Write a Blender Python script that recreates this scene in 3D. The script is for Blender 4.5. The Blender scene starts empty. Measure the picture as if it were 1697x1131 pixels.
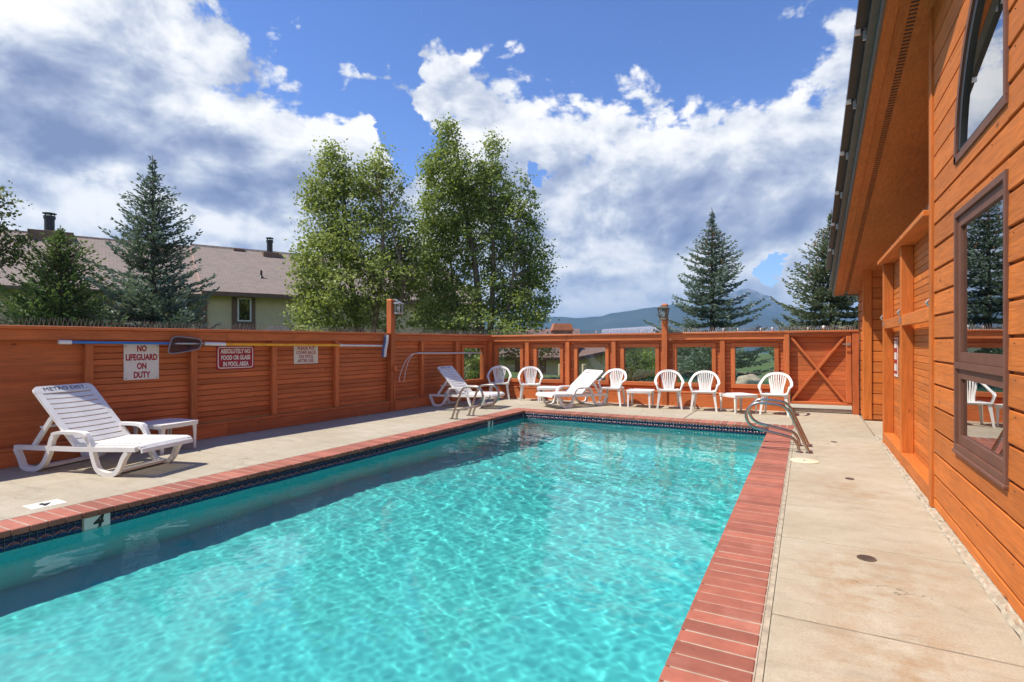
import bpy, math, random
import numpy as np
from mathutils import Vector, Matrix

SC = bpy.context.scene
COL = SC.collection
random.seed(7)
rng = np.random.default_rng(7)
R = math.radians
KS = 0.88            # everything is laid out at eye height 1.58 and scaled to real metres at the end

# ---------------------------------------------------------------- camera
YAW = R(28.2)
FV = Vector((-math.sin(YAW), math.cos(YAW), 0)); RV = Vector((math.cos(YAW), math.sin(YAW), 0))
EYE = 1.58
cam_d = bpy.data.cameras.new('camera'); cam = bpy.data.objects.new('camera', cam_d); COL.objects.link(cam)
cam.location = (0, 0, EYE * KS); cam.rotation_euler = (R(90), 0, YAW)
cam_d.sensor_width = 36; cam_d.lens = 910 / 1697 * 36; cam_d.shift_y = 2.5 / 1697
cam_d.clip_start = 0.05; cam_d.clip_end = 9000
SC.camera = cam

def at(u, v, z=0.0):
    """the point at height z seen at photo pixel (u, v)"""
    D = (EYE - z) * 910 / (v - 568)
    p = FV * D + RV * ((u - 848.5) / 910 * D)
    return Vector((p.x, p.y, z))

# ---------------------------------------------------------------- world: sky and clouds
SUN_TO = Vector((-0.48, -0.36, 1.0)).normalized()
SUN_EL = math.asin(SUN_TO.z); SUN_AZ = math.atan2(SUN_TO.x, SUN_TO.y) % (2 * math.pi)
W = bpy.data.worlds.new('World'); SC.world = W; W.use_nodes = True
SKY_STRENGTH = 0.14

class NT:
    """small helper for writing node trees"""
    def __init__(s, tree): s.t = tree
    def n(s, typ, **kw):
        nd = s.t.nodes.new('ShaderNode' + typ)
        for k, v in kw.items(): setattr(nd, k, v)
        return nd
    def put(s, sock, v):
        if v is None: return
        if isinstance(v, (int, float)): sock.default_value = v if sock.type != 'RGBA' else (v, v, v, 1)
        elif isinstance(v, (tuple, list)):
            sock.default_value = tuple(v) if len(v) == len(sock.default_value) else tuple(v) + (1,)
        else: s.t.links.new(v, sock)
    def m(s, op, a, b=None, c=None, clamp=False):
        nd = s.n('Math', operation=op, use_clamp=clamp)
        s.put(nd.inputs[0], a); s.put(nd.inputs[1], b); s.put(nd.inputs[2], c)
        return nd.outputs[0]
    def vm(s, op, a, b=None, out=0):
        nd = s.n('VectorMath', operation=op); s.put(nd.inputs[0], a); s.put(nd.inputs[1], b)
        return nd.outputs[out]
    def mix(s, f, a, b, blend='MIX'):
        nd = s.n('Mix', data_type='RGBA', blend_type=blend)
        s.put(nd.inputs[0], f); s.put(nd.inputs[6], a); s.put(nd.inputs[7], b)
        return nd.outputs[2]
    def mr(s, v, a, b, c=0.0, d=1.0, smooth=False):
        nd = s.n('MapRange', interpolation_type='SMOOTHSTEP' if smooth else 'LINEAR')
        s.put(nd.inputs[0], v)
        for i, x in enumerate((a, b, c, d)): s.put(nd.inputs[i + 1], x)
        return nd.outputs[0]
    def noise(s, vec, scale, detail=4, rough=0.55, dist=0.0, dim='3D', out=0):
        nd = s.n('TexNoise', noise_dimensions=dim); s.put(nd.inputs['Vector'], vec)
        nd.inputs['Scale'].default_value = scale; nd.inputs['Detail'].default_value = detail
        nd.inputs['Roughness'].default_value = rough; nd.inputs['Distortion'].default_value = dist
        return nd.outputs[out]
    def ramp(s, f, stops, interp='LINEAR'):
        nd = s.n('ValToRGB'); cr = nd.color_ramp; cr.interpolation = interp
        while len(cr.elements) < len(stops): cr.elements.new(0.5)
        for e, (p, c) in zip(cr.elements, stops):
            e.position = p; e.color = c if len(c) == 4 else tuple(c) + (1,)
        s.put(nd.inputs[0], f); return nd.outputs[0]

def build_world():
    t = W.node_tree; t.nodes.clear(); N = NT(t)
    out = N.n('OutputWorld'); bg = N.n('Background'); t.links.new(bg.outputs[0], out.inputs[0])
    sky = N.n('TexSky', sky_type='NISHITA'); sky.sun_disc = False
    sky.sun_elevation = SUN_EL; sky.sun_rotation = SUN_AZ
    sky.altitude = 2700; sky.air_density = 1.0; sky.dust_density = 0.25; sky.ozone_density = 2.2
    d = N.vm('NORMALIZE', N.n('TexCoord').outputs['Generated'])
    sep = N.n('SeparateXYZ'); t.links.new(d, sep.inputs[0]); dz = sep.outputs[2]
    # azimuth measured from the pool's long axis turned by the view heading, and elevation
    A = N.m('ARCTAN2', N.vm('DOT_PRODUCT', d, tuple(RV), 1), N.vm('DOT_PRODUCT', d, tuple(FV), 1))
    E = N.m('ARCSINE', dz)
    # cloud noise domain: stretched sideways, finer towards the horizon
    comb = N.n('CombineXYZ'); t.links.new(A, comb.inputs[0])
    t.links.new(N.m('MULTIPLY', E, 1.5), comb.inputs[1])
    P = comb.outputs[0]
    warp = N.vm('SCALE', N.vm('SUBTRACT', N.noise(P, 3.0, 3, 0.5, dim='2D', out=1), (0.5, 0.5, 0.5)), None)
    t.nodes[-1].inputs['Scale'].default_value = 0.10 if t.nodes[-1].type == 'VECT_MATH' else 0
    P2 = N.vm('ADD', P, warp)
    def puffs(vec):
        vo = N.n('TexVoronoi', feature='F1', voronoi_dimensions='2D'); N.put(vo.inputs['Vector'], vec)
        vo.inputs['Scale'].default_value = 7.0; vo.inputs['Detail'].default_value = 4.0; vo.inputs['Roughness'].default_value = 0.52; vo.inputs['Lacunarity'].default_value = 2.2
        vo.normalize = True
        f = N.noise(vec, 4.2, 8, 0.54, dim='2D')
        return N.m('ADD', N.m('MULTIPLY', f, 0.45), N.m('MULTIPLY', N.m('SUBTRACT', 1.0, vo.outputs['Distance']), 0.50)), f
    nb, nfb = puffs(P2)
    nf = N.noise(P2, 22.0, 5, 0.62, dim='2D')
    # cloud tops: elevation of the upper rim of the bank by azimuth
    def cv(points, x):
        nd = N.n('FloatCurve'); c = nd.mapping.curves[0]
        while len(c.points) < len(points): c.points.new(0.5, 0.5)
        for q, (px, py) in zip(c.points, points): q.location = (px, py); q.handle_type = 'AUTO'
        nd.mapping.update(); N.put(nd.inputs['Value'], x); return nd.outputs[0]
    def ae(u, v):
        a = math.atan((u - 848.5) / 910); e = math.atan((568 - v) / 910 * math.cos(a)); return a, e
    rim = [(-200, -330), (0, -130), (140, -10), (250, 28), (370, 72), (420, 108), (480, 146), (530, 196), (575, 220), (628, 235), (655, 258),
           (700, 170), (770, 168), (850, 172), (900, 182), (950, 186), (1010, 165), (1070, 160), (1110, 175), (1125, 208),
           (1170, 205), (1230, 178), (1330, 158), (1400, 118), (1500, 90)]
    pts = [(0.0, 0.55), (0.06, 0.30), (0.16, 0.45), (0.24, 0.62)]
    for u, v in rim:
        a, e = ae(u, v); pts.append(((a + math.pi) / (2 * math.pi), e))
    pts += [(0.68, 0.42), (0.76, 0.28), (0.84, 0.5), (0.92, 0.35), (1.0, 0.55)]
    wn = N.n('SeparateXYZ'); t.links.new(N.noise(P, 9.0, 5, 0.6, dim='2D', out=1), wn.inputs[0])
    Aw = N.m('ADD', A, N.m('MULTIPLY', N.m('SUBTRACT', wn.outputs[0], 0.5), 0.13)); Ew = N.m('ADD', E, N.m('MULTIPLY', N.m('SUBTRACT', wn.outputs[1], 0.5), 0.10))
    top = cv(pts, N.mr(Aw, -math.pi, math.pi))
    h = N.m('SUBTRACT', top, Ew)                                   # height below the rim
    cov = N.m('ADD', N.m('MULTIPLY', h, 4.2), 0.10)
    cov = N.m('MINIMUM', cov, 0.85)
    def blob(u, v, su, sv, rot=0.0):
        a0, e0 = ae(u, v); su, sv = su / 910 * math.cos(a0), sv / 910 * math.cos(a0)
        x = N.m('SUBTRACT', Aw, a0); y = N.m('SUBTRACT', Ew, e0)
        c, s_ = math.cos(rot), math.sin(rot)
        xr = N.m('DIVIDE', N.m('ADD', N.m('MULTIPLY', x, c), N.m('MULTIPLY', y, s_)), su)
        yr = N.m('DIVIDE', N.m('SUBTRACT', N.m('MULTIPLY', y, c), N.m('MULTIPLY', x, s_)), sv)
        r2 = N.m('ADD', N.m('MULTIPLY', xr, xr), N.m('MULTIPLY', yr, yr))
        return N.m('POWER', 2.718, N.m('MULTIPLY', r2, -1.0))
    def add_blobs(base, lst):
        for (k, args) in lst: base = N.m('ADD', base, N.m('MULTIPLY', blob(*args), k))
        return base
    cov = add_blobs(cov, [(0.55, (600, 128, 60, 24, -0.45)), (0.45, (680, 150, 55, 26, -0.3)), (-1.3, (664, 222, 58, 30, -0.75)), (0.30, (615, 215, 40, 20)),
                          (-1.5, (1290, 438, 26, 30)), (-0.8, (886, 287, 15, 18)), (0.25, (690, 100, 16, 9)), (0.25, (765, 130, 22, 9)), (0.2, (565, 145, 16, 12)),
                          (0.35, (215, 22, 36, 18, -0.5)), (-1.0, (1262, 500, 46, 14)), (0.5, (1298, 470, 30, 14))])
    dens = N.m('ADD', cov, N.m('ADD', N.m('MULTIPLY', N.m('SUBTRACT', nb, 0.52), 2.7), N.m('MULTIPLY', N.m('SUBTRACT', nf, 0.5), 0.38)))
    alpha = N.mr(dens, 0.05, 0.24, smooth=True)
    # thickness of cloud: broad underside darkening plus billows lit from the sun side
    off = N.vm('ADD', P2, (-0.030, 0.042, 0.0))
    nb2, _ = puffs(off)
    relief = N.m('SUBTRACT', nb, nb2)
    low = N.noise(P, 2.6, 3, 0.5, dim='2D')
    thick = N.m('ADD', N.m('MULTIPLY', N.mr(dens, 0.2, 0.75), 0.22), N.m('MULTIPLY', N.m('SUBTRACT', low, 0.5), 0.9))
    thick = add_blobs(thick, [(0.42, (120, 225, 250, 62, -0.26)), (0.45, (420, 275, 190, 52, -0.22)), (0.25, (30, 150, 70, 50)), (-0.35, (330, 150, 130, 40, -0.5)), (-0.3, (120, 90, 80, 40, -0.5)), (-0.55, (300, 352, 260, 26, -0.18)), (-0.35, (120, 320, 160, 30, -0.15)), (-0.25, (330, 110, 90, 40, -0.6)),
                              (0.50, (1050, 320, 110, 55)), (0.42, (980, 465, 150, 24)), (0.42, (1290, 320, 110, 55)), (-0.4, (1010, 415, 150, 16, 0.1)), (-0.35, (990, 515, 120, 16)), (-0.3, (850, 210, 130, 40)),
                              (0.25, (560, 320, 60, 40)), (-0.3, (1060, 210, 110, 36)), (0.3, (1180, 400, 140, 20))])
    thick = N.m('SUBTRACT', thick, N.mr(E, 0.0, 0.16, 0.40, 0.0))
    shade = N.m('SUBTRACT', 0.73, N.m('MULTIPLY', thick, 0.56))
    shade = N.m('ADD', shade, N.m('MULTIPLY', relief, 2.9))
    ccol = N.ramp(shade, [(0.0, (0.20, 0.25, 0.42)), (0.30, (0.34, 0.39, 0.56)), (0.55, (0.53, 0.58, 0.70)), (0.78, (0.84, 0.86, 0.90)), (1.0, (1.06, 1.04, 1.02))])
    ccol = N.vm('SCALE', ccol); t.nodes[-1].inputs['Scale'].default_value = 0.62 / SKY_STRENGTH
    hs = N.n('HueSaturation'); hs.inputs['Saturation'].default_value = 1.18; hs.inputs['Value'].default_value = 0.92; hs.inputs['Hue'].default_value = 0.512
    t.links.new(sky.outputs[0], hs.inputs['Color'])
    up = N.mr(dz, -0.02, 0.02)
    full = N.mix(N.m('MULTIPLY', alpha, up), hs.outputs[0], ccol)
    t.links.new(full, bg.inputs[0]); bg.inputs[1].default_value = SKY_STRENGTH
build_world()

sun_d = bpy.data.lights.new('sun', 'SUN'); sun = bpy.data.objects.new('sun', sun_d); COL.objects.link(sun)
sun_d.energy = 3.7; sun_d.angle = R(0.5); sun_d.color = (1.0, 0.935, 0.82)
sun.rotation_euler = (-SUN_TO).to_track_quat('-Z', 'Y').to_euler()
sun.location = (0, 0, 60)
sun_d.cycles.is_caustics_light = True

SC.view_settings.view_transform = 'Standard'; SC.view_settings.look = 'None'
SC.view_settings.exposure = 0.84; SC.view_settings.gamma = 1.0; SC.view_settings.use_curve_mapping = False
cy = SC.cycles
cy.use_denoising = True; cy.max_bounces = 9; cy.diffuse_bounces = 4; cy.glossy_bounces = 4; cy.transmission_bounces = 8
cy.transparent_max_bounces = 10; cy.caustics_refractive = True; cy.caustics_reflective = False
cy.sample_clamp_indirect = 3.0; cy.sample_clamp_direct = 0

# ---------------------------------------------------------------- helpers
def tag(o, label=None, cat=None, group=None, kind=None):
    if label: o['label'] = label
    if cat: o['category'] = cat
    if group: o['group'] = group
    if kind: o['kind'] = kind
    return o

def link(name, mesh, parent=None, loc=(0, 0, 0), rot=(0, 0, 0)):
    o = bpy.data.objects.new(name, mesh); COL.objects.link(o)
    o.location = loc; o.rotation_euler = rot
    if parent: o.parent = parent
    return o

def empty(name, loc=(0, 0, 0), rz=0, rot=None):
    o = bpy.data.objects.new(name, None); COL.objects.link(o)
    o.location = loc; o.rotation_euler = rot or (0, 0, rz); o.empty_display_size = 0.2
    return o

def mesh(name, verts, faces, mats, smooth=False, fmats=None):
    me = bpy.data.meshes.new(name); me.from_pydata([tuple(v) for v in verts], [], faces)
    for m_ in (mats if isinstance(mats, (list, tuple)) else [mats]): me.materials.append(m_)
    if fmats: me.polygons.foreach_set('material_index', fmats)
    if smooth: me.polygons.foreach_set('use_smooth', [True] * len(me.polygons))
    me.update(); return me

def npmesh(name, V, F, mat, smooth=False, col=None, uv=None):
    """V (n,3), F (m,k) arrays; optional per-face grey in attribute 'tint'; optional per-corner uv"""
    me = bpy.data.meshes.new(name); V = np.asarray(V, np.float32); F = np.asarray(F, np.int32); k = F.shape[1]
    me.vertices.add(len(V)); me.vertices.foreach_set('co', V.ravel())
    me.loops.add(F.size); me.loops.foreach_set('vertex_index', F.ravel())
    me.polygons.add(len(F)); me.polygons.foreach_set('loop_start', np.arange(0, F.size, k, dtype=np.int32))
    me.polygons.foreach_set('loop_total', np.full(len(F), k, np.int32))
    if smooth: me.polygons.foreach_set('use_smooth', np.ones(len(F), bool))
    me.update(calc_edges=True)
    if col is not None:
        at_ = me.attributes.new('tint', 'FLOAT', 'FACE'); at_.data.foreach_set('value', np.asarray(col, np.float32))
    if uv is not None:
        u_ = me.uv_layers.new(name='UVMap'); u_.data.foreach_set('uv', np.asarray(uv, np.float32).ravel())
    me.materials.append(mat); me.validate(); return me

class Acc:
    """collects shapes into one mesh"""
    def __init__(s): s.v = []; s.f = []
    def add(s, v, f):
        b = len(s.v); s.v += [tuple(x) for x in v]; s.f += [tuple(i + b for i in q) for q in f]; return s
    def box(s, x0, x1, y0, y1, z0, z1):
        v, f = box_geo(x1 - x0, y1 - y0, z1 - z0, 0)
        return s.add([(a + (x0 + x1) / 2, b + (y0 + y1) / 2, c + (z0 + z1) / 2) for a, b, c in v], f)
    def tube(s, pts, r, n=8, caps=True):
        v, f = tube_geo(pts, r, n, caps); return s.add(v, f)
    def ribbon(s, pts, t, y0, y1):
        v, f = ribbon_geo(pts, t, y0, y1); return s.add(v, f)
    def prism(s, poly, z0, z1):
        n = len(poly); v = [(x, y, z0) for x, y in poly] + [(x, y, z1) for x, y in poly]
        f = [tuple(range(n - 1, -1, -1)), tuple(range(n, 2 * n))] + [(i, (i + 1) % n, n + (i + 1) % n, n + i) for i in range(n)]
        return s.add(v, f)
    def obj(s, name, mat, parent=None, smooth=False, loc=(0, 0, 0), rot=(0, 0, 0), auto=None):
        me = mesh(name, s.v, s.f, mat, smooth)
        if auto is not None: me.set_sharp_from_angle(angle=R(auto))
        return link(name, me, parent, loc, rot)

def box_geo(dx, dy, dz, b):
    hx, hy, hz = dx / 2, dy / 2, dz / 2
    if b <= 0 or b * 2.2 > min(dx, dy, dz):
        v = [(x, y, z) for x in (-hx, hx) for y in (-hy, hy) for z in (-hz, hz)]
        return v, [(0, 1, 3, 2), (4, 6, 7, 5), (0, 4, 5, 1), (2, 3, 7, 6), (0, 2, 6, 4), (1, 5, 7, 3)]
    v, idx = [], {}
    for sx in (-1, 1):
        for sy in (-1, 1):
            for sz in (-1, 1):
                for ax in range(3):
                    p = [sx * (hx - b), sy * (hy - b), sz * (hz - b)]; p[ax] = (sx * hx, sy * hy, sz * hz)[ax]
                    idx[(sx, sy, sz, ax)] = len(v); v.append(tuple(p))
    f = []
    def q(*ks):
        p = [Vector(v[idx[k]]) for k in ks]; n = (p[1] - p[0]).cross(p[2] - p[0]); c = sum(p, Vector()) / len(p)
        ids = [idx[k] for k in ks]; f.append(tuple(ids if n.dot(c) > 0 else ids[::-1]))
    for s_ in (-1, 1):
        q((s_, -1, -1, 0), (s_, 1, -1, 0), (s_, 1, 1, 0), (s_, -1, 1, 0))
        q((-1, s_, -1, 1), (1, s_, -1, 1), (1, s_, 1, 1), (-1, s_, 1, 1))
        q((-1, -1, s_, 2), (1, -1, s_, 2), (1, 1, s_, 2), (-1, 1, s_, 2))
    for a in (-1, 1):
        for c in (-1, 1):
            q((a, c, -1, 0), (a, c, 1, 0), (a, c, 1, 1), (a, c, -1, 1))
            q((a, -1, c, 0), (a, 1, c, 0), (a, 1, c, 2), (a, -1, c, 2))
            q((-1, a, c, 1), (1, a, c, 1), (1, a, c, 2), (-1, a, c, 2))
            for e in (-1, 1): q((a, c, e, 0), (a, c, e, 1), (a, c, e, 2))
    return v, f

_boxes = {}
def box(name, mat, x0, x1, y0, y1, z0, z1, parent=None, bev=0.004):
    d = (round(x1 - x0, 4), round(y1 - y0, 4), round(z1 - z0, 4))
    if isinstance(mat, dict): mat = mat['xyz'[d.index(max(d))]]
    key = (d, bev, mat.name)
    if key not in _boxes:
        v, f = box_geo(*d, bev); _boxes[key] = mesh(name, v, f, mat)
    return link(name, _boxes[key], parent, ((x0 + x1) / 2, (y0 + y1) / 2, (z0 + z1) / 2))

def tube_geo(pts, r, n=8, caps=True):
    P = [Vector(p) for p in pts]; rr = r if isinstance(r, (list, tuple)) else [r] * len(P)
    v, f = [], []; up = None
    for i, p in enumerate(P):
        t_ = (P[min(i + 1, len(P) - 1)] - P[max(i - 1, 0)]).normalized()
        if up is None:
            up = Vector((0, 0, 1)) if abs(t_.z) < 0.9 else Vector((1, 0, 0))
        s_ = t_.cross(up).normalized(); up = s_.cross(t_).normalized()
        for k in range(n):
            a = 2 * math.pi * k / n; v.append(p + (s_ * math.cos(a) + up * math.sin(a)) * rr[i])
    for i in range(len(P) - 1):
        for k in range(n):
            f.append((i * n + k, i * n + (k + 1) % n, (i + 1) * n + (k + 1) % n, (i + 1) * n + k))
    if caps:
        f.append(tuple(range(n - 1, -1, -1))); f.append(tuple(range((len(P) - 1) * n, len(P) * n)))
    return v, f

def ribbon_geo(pts, t, y0, y1):
    """band of thickness t following an x-z polyline, from y0 to y1 (t may vary per point)"""
    P = [Vector((p[0], p[1])) for p in pts]; tt = t if isinstance(t, (list, tuple)) else [t] * len(P); a, b = [], []
    for i, p in enumerate(P):
        d1 = (P[i] - P[i - 1]).normalized() if i else (P[1] - P[0]).normalized()
        d2 = (P[i + 1] - P[i]).normalized() if i < len(P) - 1 else d1
        d = (d1 + d2).normalized(); n_ = Vector((-d.y, d.x)); k = 1 / max(0.6, n_.dot(Vector((-d1.y, d1.x))))
        a.append(p + n_ * tt[i] / 2 * k); b.append(p - n_ * tt[i] / 2 * k)
    v = []
    for i in range(len(P)):
        v += [(a[i].x, y0, a[i].y), (b[i].x, y0, b[i].y), (b[i].x, y1, b[i].y), (a[i].x, y1, a[i].y)]
    f = []
    for i in range(len(P) - 1):
        for k in range(4): f.append((i * 4 + k, i * 4 + (k + 1) % 4, i * 4 + 4 + (k + 1) % 4, i * 4 + 4 + k))
    f += [(3, 2, 1, 0), tuple(len(v) - 4 + k for k in range(4))]
    return v, f

def catmull(P, n=6):
    P = [Vector(p) for p in P]; out = []
    for i in range(len(P) - 1):
        p0, p1, p2, p3 = P[max(i - 1, 0)], P[i], P[i + 1], P[min(i + 2, len(P) - 1)]
        for k in range(n):
            t_ = k / n
            out.append(0.5 * ((2 * p1) + (p2 - p0) * t_ + (2 * p0 - 5 * p1 + 4 * p2 - p3) * t_ ** 2 + (3 * p1 - p0 - 3 * p2 + p3) * t_ ** 3))
    out.append(P[-1]); return out

def text(name, s, mat, parent, loc, rot, size, xs=1.0, bold=0.0, depth=0.0015, align='CENTER', shear=0.0):
    cu = bpy.data.curves.new('lettering', 'FONT'); cu.body = s; cu.size = size; cu.align_x = align; cu.align_y = 'CENTER'
    cu.offset = bold; cu.extrude = depth; cu.resolution_u = 3; cu.shear = shear
    o = bpy.data.objects.new('tmp', cu); COL.objects.link(o)
    bpy.context.view_layer.update()
    me = bpy.data.meshes.new_from_object(o.evaluated_get(bpy.context.evaluated_depsgraph_get()))
    bpy.data.objects.remove(o)
    me.name = name
    for v in me.vertices: v.co.x *= xs
    me.materials.clear(); me.materials.append(mat)
    return link(name, me, parent, loc, rot)

def copy_tree(o, parent=None):
    c = o.copy(); COL.objects.link(c)
    if parent: c.parent = parent; c.matrix_parent_inverse = o.matrix_parent_inverse.copy()
    for ch in list(o.children): copy_tree(ch, c)
    return c

# ---------------------------------------------------------------- materials
def material(name):
    m_ = bpy.data.materials.new(name); m_.use_nodes = True; t = m_.node_tree; t.nodes.clear(); N = NT(t)
    out = N.n('OutputMaterial'); b = N.n('BsdfPrincipled'); t.links.new(b.outputs[0], out.inputs[0])
    return m_, N, b, out

def bump(N, b, h, strength=0.3, dist=0.01):
    bp = N.n('Bump'); bp.inputs['Strength'].default_value = strength; bp.inputs['Distance'].default_value = dist
    N.put(bp.inputs['Height'], h); N.t.links.new(bp.outputs[0], b.inputs['Normal'])

def plain(name, col, rough=0.5, metal=0.0, var=0.08, scale=6.0, bumpy=0.0, spec=0.5):
    m_, N, b, _ = material(name)
    tc = N.n('TexCoord').outputs['Object']
    n1 = N.noise(tc, scale, 5, 0.6)
    k = N.mr(n1, 0.3, 0.7, 1 - var, 1 + var)
    c = N.vm('SCALE', tuple(col)); N.t.nodes[-1].inputs[0].default_value = col; N.put(N.t.nodes[-1].inputs['Scale'], k)
    N.put(b.inputs['Base Color'], c)
    b.inputs['Roughness'].default_value = rough; b.inputs['Metallic'].default_value = metal
    b.inputs['Specular IOR Level'].default_value = spec
    if bumpy: bump(N, b, N.noise(tc, scale * 8, 4, 0.6), bumpy, 0.004)
    return m_

def wood(name, axis, col=(0.60, 0.170, 0.045), var=0.14, rough=0.62, knots=True, wear=0.25):
    """stained cedar; grain runs along the given object axis"""
    m_, N, b, _ = material(name)
    tc = N.n('TexCoord').outputs['Object']; oi = N.n('ObjectInfo')
    jit = N.vm('ADD', tc, None); sh = N.n('CombineXYZ')
    for i in range(3): N.put(sh.inputs[i], N.m('MULTIPLY', oi.outputs['Random'], 37.0 + 11 * i))
    N.t.links.new(sh.outputs[0], N.t.nodes[jit.node.name].inputs[1])
    st = {'x': (1, 14, 14), 'y': (14, 1, 14), 'z': (14, 14, 1)}[axis]
    sv = N.vm('MULTIPLY', jit, st)
    g1 = N.noise(sv, 2.2, 6, 0.62, 0.6)
    wv = N.m('SINE', N.m('MULTIPLY', N.noise(sv, 0.9, 3, 0.5, 0.8), 46.0))
    g = N.m('ADD', N.m('MULTIPLY', g1, 0.75), N.m('MULTIPLY', wv, 0.07))
    big = N.noise(jit, 1.3, 4, 0.6)
    k = N.m('MULTIPLY', N.mr(g, 0.2, 0.65, 0.74, 1.15), N.mr(oi.outputs['Random'], 0, 1, 1 - var, 1 + var))
    k = N.m('MULTIPLY', k, N.mr(big, 0.3, 0.7, 0.88, 1.10))
    c = N.vm('SCALE', tuple(col)); nd = N.t.nodes[c.node.name]; nd.inputs[0].default_value = col; N.put(nd.inputs['Scale'], k)
    # weathering: paler, greyer where the stain has thinned
    w = N.m('MULTIPLY', N.mr(N.noise(sv, 0.8, 6, 0.7, 0.4), 0.56, 0.80), wear)
    c = N.mix(w, c, (0.50, 0.25, 0.13))
    if knots:
        vo = N.n('TexVoronoi', feature='DISTANCE_TO_EDGE' if False else 'F1'); N.put(vo.inputs['Vector'], N.vm('MULTIPLY', jit, {'x': (1, 2.2, 2.2), 'y': (2.2, 1, 2.2), 'z': (2.2, 2.2, 1)}[axis]))
        vo.inputs['Scale'].default_value = 1.9
        kn = N.mr(vo.outputs['Distance'], 0.04, 0.085, 0.75, 0.0)
        c = N.mix(kn, c, (0.10, 0.022, 0.006))
    N.put(b.inputs['Base Color'], c)
    b.inputs['Roughness'].default_value = rough; b.inputs['Specular IOR Level'].default_value = 0.35
    bump(N, b, g, 0.34, 0.007)
    return m_
WOOD = {a: wood('stained_wood_' + a, a) for a in 'xyz'}
WOODD = {a: wood('fence_wood_' + a, a, (0.60, 0.165, 0.048), 0.16) for a in 'xyz'}
SIDING = {a: wood('siding_' + a, a, (0.62, 0.175, 0.030), 0.15, 0.65, True, 0.4) for a in 'xyz'}
SOFFIT = wood('soffit_board', 'x', (0.50, 0.15, 0.035), 0.02, 0.75, False, 0.2)

def concrete():
    m_, N, b, _ = material('deck_concrete')
    P = N.n('NewGeometry').outputs['Position']; oi = N.n('ObjectInfo')
    n1 = N.noise(P, 0.9, 6, 0.62); n2 = N.noise(P, 7.0, 5, 0.65); n3 = N.noise(P, 70.0, 3, 0.7)
    c = N.ramp(n1, [(0.30, (0.385, 0.335, 0.245)), (0.5, (0.46, 0.405, 0.305)), (0.72, (0.53, 0.48, 0.385))])
    c = N.mix(N.mr(n2, 0.45, 0.72, 0, 0.45), c, (0.36, 0.29, 0.20))
    c = N.mix(N.mr(n2, 0.40, 0.25, 0, 0.30), c, (0.64, 0.60, 0.52))
    st = N.noise(N.vm('MULTIPLY', P, (1.2, 5.0, 1.0)), 1.6, 5, 0.65)
    c = N.mix(N.mr(st, 0.52, 0.72, 0, 0.6), c, (0.29, 0.25, 0.19))
    # rust round the drains
    for x, y, r_, s_ in ((0.30, 4.30, 0.42, 0.9), (0.38, 6.9, 0.55, 0.6), (0.45, 3.15, 0.5, 0.85), (0.40, 9.6, 0.5, 0.4), (0.75, 4.7, 0.4, 0.5), (0.6, 12.3, 0.9, 0.35)):
        d = N.vm('DISTANCE', N.vm('MULTIPLY', P, (1, 0.55, 1)), (x * KS, y * KS * 0.55, 0), 1)
        k = N.m('MULTIPLY', N.mr(d, 0.0, r_, s_, 0.0), N.mr(N.noise(P, 4.5, 6, 0.7), 0.42, 0.66))
        c = N.mix(k, c, (0.33, 0.165, 0.055))
    c = N.mix(N.mr(n3, 0.35, 0.7, 0.0, 0.38), c, (0.25, 0.21, 0.155))
    c = N.mix(N.mr(N.noise(P, 160.0, 2, 0.5), 0.62, 0.72, 0.0, 0.6), c, (0.66, 0.62, 0.55))
    wv = N.vm('ADD', P, N.vm('MULTIPLY', N.noise(P, 1.7, 5, 0.6, out=1), (0.9, 0.9, 0)))
    ck = N.n('TexVoronoi', feature='DISTANCE_TO_EDGE'); N.put(ck.inputs['Vector'], wv); ck.inputs['Scale'].default_value = 0.42
    crack = N.m('MULTIPLY', N.mr(ck.outputs['Distance'], 0.0006, 0.0022, 1.0, 0.0), N.mr(N.noise(P, 0.8, 3, 0.6), 0.48, 0.56))
    c = N.mix(N.m('MULTIPLY', crack, 0.75), c, (0.12, 0.095, 0.07))
    spl = N.n('TexVoronoi', feature='F1'); N.put(spl.inputs['Vector'], P); spl.inputs['Scale'].default_value = 2.6
    c = N.mix(N.m('MULTIPLY', N.mr(spl.outputs['Distance'], 0.02, 0.045, 0.55, 0.0), N.mr(N.noise(P, 3.1, 2, 0.5), 0.5, 0.6)), c, (0.16, 0.12, 0.085))
    N.put(b.inputs['Base Color'], c); b.inputs['Roughness'].default_value = 0.85; b.inputs['Specular IOR Level'].default_value = 0.25
    bump(N, b, N.m('ADD', n3, N.m('MULTIPLY', n2, 2.0)), 0.18, 0.004)
    return m_
CONC = concrete()
MORTAR = plain('mortar', (0.40, 0.345, 0.26), 0.95, 0, 0.3, 14, 0.6)
JOINT = plain('joint_dirt', (0.24, 0.20, 0.145), 0.95, 0, 0.35, 9)
GROUT = plain('grout', (0.40, 0.34, 0.27), 0.9, 0, 0.2, 12)

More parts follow.
